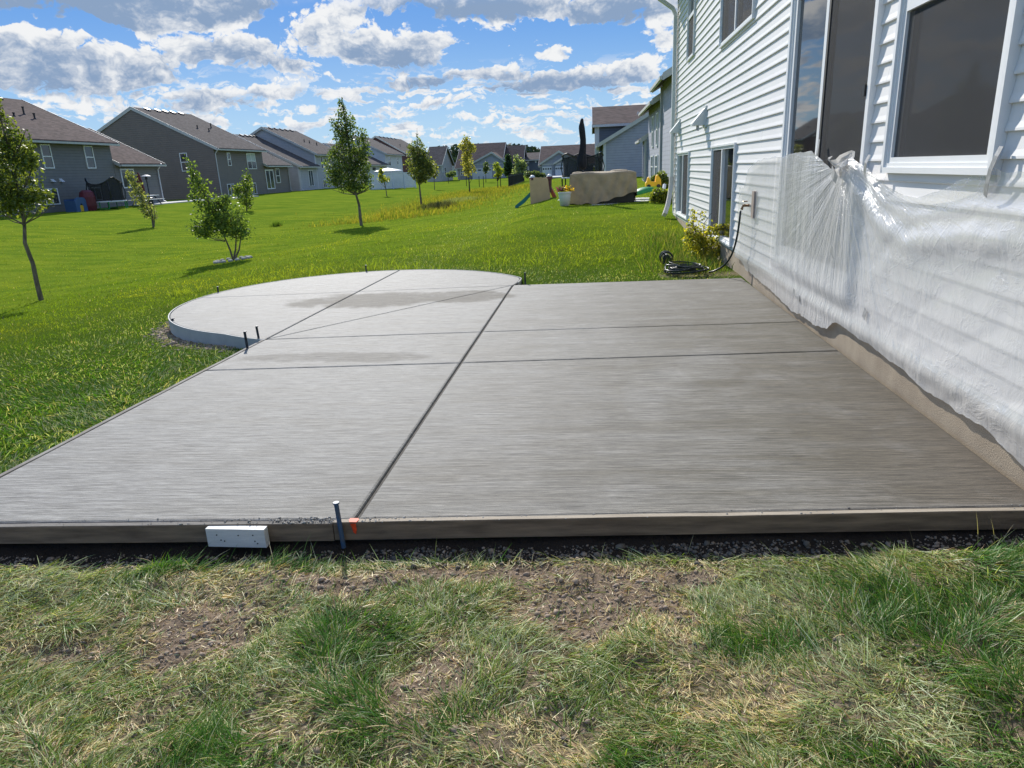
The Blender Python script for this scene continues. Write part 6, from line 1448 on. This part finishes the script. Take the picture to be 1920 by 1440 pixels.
# coupe toy car, green sandbox lid
Yt = 25.2; T_at = lambda px, py: PY(px, py, Yt); a, c = T_at(1210, 348), T_at(1239, 349); cw = c[0]-a[0]; zb1 = T_at(1225, 351)[2]; hT = T_at(1225, 328)[2]-zb1
tc_ = thing('toy_car', 'yellow ride on toy car perched beside the shrubs by the neighbouring house', 'toy car', (a[0]+cw/2, Yt, zb1))
MB().prism([(a[0], zb1+.08*hT), (a[0]-.0, zb1+.35*hT), (a[0]+.08*cw, zb1+.5*hT), (a[0]+.14*cw, zb1+.82*hT), (a[0]+.22*cw, zb1+.86*hT), (a[0]+.33*cw, zb1+.48*hT), (a[0]+.62*cw, zb1+.44*hT), (a[0]+.68*cw, zb1+.95*hT), (a[0]+.78*cw, zb1+hT), (a[0]+.98*cw, zb1+.62*hT), (a[0]+cw, zb1+.12*hT)], 'y', Yt-.16, Yt+.18).build('body', yb, tc_)
for u_ in (.2, .82): MB().prism([(a[0]+u_*cw+.065*math.cos(k*.5236), zb1+.10*hT+.065*math.sin(k*.5236)) for k in range(12)], 'y', Yt-.20, Yt-.161).build('wheel', MT['black'], tc_)
Yg = 24.6; a, c = PY(1190, 366, Yg), PY(1216, 358, Yg)
bm_ = MB().lathe([(.36, 0), (.37, .05), (.30, .13), (.16, .18), (.03, .20)], (0, 0, 0), 18, sx=1.15)
bm_.v = [((v_[0]), v_[1], v_[2]+.22*v_[0]) for v_ in bm_.v]; bm_.v = [(v_[0]+(a[0]+c[0])/2, v_[1]+Yg, v_[2]+a[2]+.04) for v_ in bm_.v]
tag(bm_.build('sandbox_lid', gn_, smooth=True), 'domed green plastic sandbox lid lying below the yellow toy car', 'sandbox lid')
q_ = PY(1213, 352, 25); MB().box
# shrubs by the neighbour
for (px, py, Ys, bl_, n2, c1_, c2_, lb) in ((1243, 397, 21.2, [(1236, 366, 16, 12), (1248, 372, 15, 16), (1226, 372, 9, 8)], 2600, (.05, .075, .02), (.26, .27, .04), 'leafy plant with yellowed tips spreading at the corner of the neighbouring patio'),
                                           (1240, 360, 26.5, [(1240, 335, 12, 14), (1228, 338, 9, 10), (1250, 345, 9, 14)], 2600, (.06, .09, .025), (.20, .22, .05), 'taller olive shrub behind the yellow toy car')):
    q_ = PY(px, py, Ys); tree('shrub', lb, 'shrub', tuple(q_), Ys, bl_, n2, .085, c1_, c2_, .012, [[(px, py-14)], [(px-6, py-16)], [(px+4, py-18)]], group='shrubs by the neighbouring house', spurs=16)
# leaning white board
q0, q1 = PY(1246, 346, 22.), PY(1240, 382, 21.5)
o_ = MB().tube([(q1[0], q1[1], q1[2]), (q0[0], q0[1], q0[2])], .05, 4).build('leaning_board', MT['gar']); tag(o_, 'narrow white board leaning against the wall behind the downspout', 'board')
# hose
hm_ = mat('dark_hose_rubber', (.012, .022, .02), .35, .2, 30)
h0 = fb; e0 = G(1348, 516, .03)
pts = []
for i in range(15):
    s_ = i/14; P1 = np.array([XW-.14, fb[1], fb[2]-.06]); P2 = np.array([XW-.16, fb[1]+.02, fb[2]-.6]); P3 = np.array([e0[0]+.15, e0[1]+.05, .12]); P4 = np.array([e0[0]-.1, e0[1]+.2, .04])
    b4 = [(1-s_)**3, 3*s_*(1-s_)**2, 3*s_**2*(1-s_), s_**3]; pts.append(tuple(P1*b4[0]+P2*b4[1]+P3*b4[2]+P4*b4[3]))
hz = thing('garden_hose', 'dark green garden hose dropping from the wall tap and coiled on the grass', 'hose', (e0[0], e0[1], 0))
MB().tube(pts, .013, 8).build('hose', hm_, hz, smooth=True)
c_ = G(1285, 510, .04)
pts = []
for i in range(160):
    th = i/160*2*math.pi*6.4; r2 = .20+.05*math.sin(th*.37)+.03*math.sin(i*.7); pts.append((c_[0]+r2*1.15*math.cos(th)+.04*math.sin(i*.11), c_[1]+.12+r2*.9*math.sin(th), .04+.028*(i/160)*3+.02*math.sin(th*1.3)))
pts.append((pts[-1][0]+.25, pts[-1][1]-.1, .05))
MB().tube(pts, .012, 7).build('coil', hm_, hz, smooth=True)
c_ = G(1251, 492, .06); hr = thing('hose_reel', 'small dark green hose reel lying in the grass left of the coiled hose', 'hose reel', (c_[0], c_[1], .03))
for dz in (0, .13):
    pts = [(c_[0]+.09*math.cos(k*math.pi/10), c_[1]+.1+dz, .11+.09*math.sin(k*math.pi/10)) for k in range(21)]
    MB().tube(pts, .014, 6).build('rim', hm_, hr)
    for k in range(3): MB().tube([(c_[0]+.09*math.cos(k*2.1), c_[1]+.1+dz, .11+.09*math.sin(k*2.1)), (c_[0], c_[1]+.1+dz, .11)], .012, 5).build('spoke', hm_, hr)
MB().tube([(c_[0], c_[1]+.08, .11), (c_[0], c_[1]+.25, .11)], .06, 8).build('axle', hm_, hr)
# yellowing shrub at the wall with long bare canes
q_ = G(1318, 480, .06); sh_b = (min(q_[0], 1.75), q_[1], .03)
tree('shrub', 'straggly yellow leaved shrub by the basement windows of the white house', 'shrub', sh_b, q_[1], [(1302, 455, 24, 18), (1326, 455, 28, 22), (1300, 435, 18, 16), (1348, 470, 18, 16), (1318, 478, 32, 12), (1352, 482, 16, 10), (1338, 430, 22, 10), (1358, 424, 16, 8), (1300, 405, 10, 14), (1320, 400, 8, 6)], 3000, .05, (.10, .13, .03), (.42, .36, .05), .012, [[(1312, 460), (1300, 420), (1294, 395)], [(1322, 460), (1340, 432), (1366, 420)], [(1318, 455), (1322, 420), (1335, 400)], [(1325, 465), (1310, 435), (1292, 422)]], group='shrubs by the white house', spurs=30, clump=.5, depth=.6)
for o2 in COL.objects:
    pass
n_ = 3000; x = RNG.normal(1.45, .28, n_); y = RNG.uniform(9.9, 14.5, n_); k_ = (x < 1.92); x, y = x[k_], y[k_]; n_ = len(x)
blades('edge_grass', 'longer grass and weeds against the foundation of the white house', x, y, gz(x, y), RNG.uniform(.08, .26, n_), RNG.uniform(.006, .012, n_), RNG.uniform(0, 6.28, n_), RNG.uniform(.05, .8, n_), RNG.uniform(.1, 1, n_), np.where(RNG.random((n_, 1)) < .7, np.array([[.09, .16, .025]]), np.array([[.26, .24, .10]]))*RNG.uniform(.6, 1.3, (n_, 1)), nseg=2)
# a few seed stalks in the foreground right
x = np.array([PY(1800, 985, 2.75)[0], PY(1858, 975, 2.74)[0], PY(1890, 980, 2.74)[0], 1.70, 1.35, .4]); y = np.array([front_y(a)-.14 for a in x])
blades('seed_stalks', 'a few tall pale grass seed stalks in front of the form board', x, y, gz_full(x, y), np.array([.17, .16, .13, .12, .12, .10]), np.full(6, .0035), np.array([2.6, 1.8, 2.2, .5, 2., 1.]), np.array([.55, .15, .1, .4, .3, .5]), np.array([.8, .3, .4, .6, .5, .4]), np.full((6, 3), (.45, .40, .26)), nseg=4)
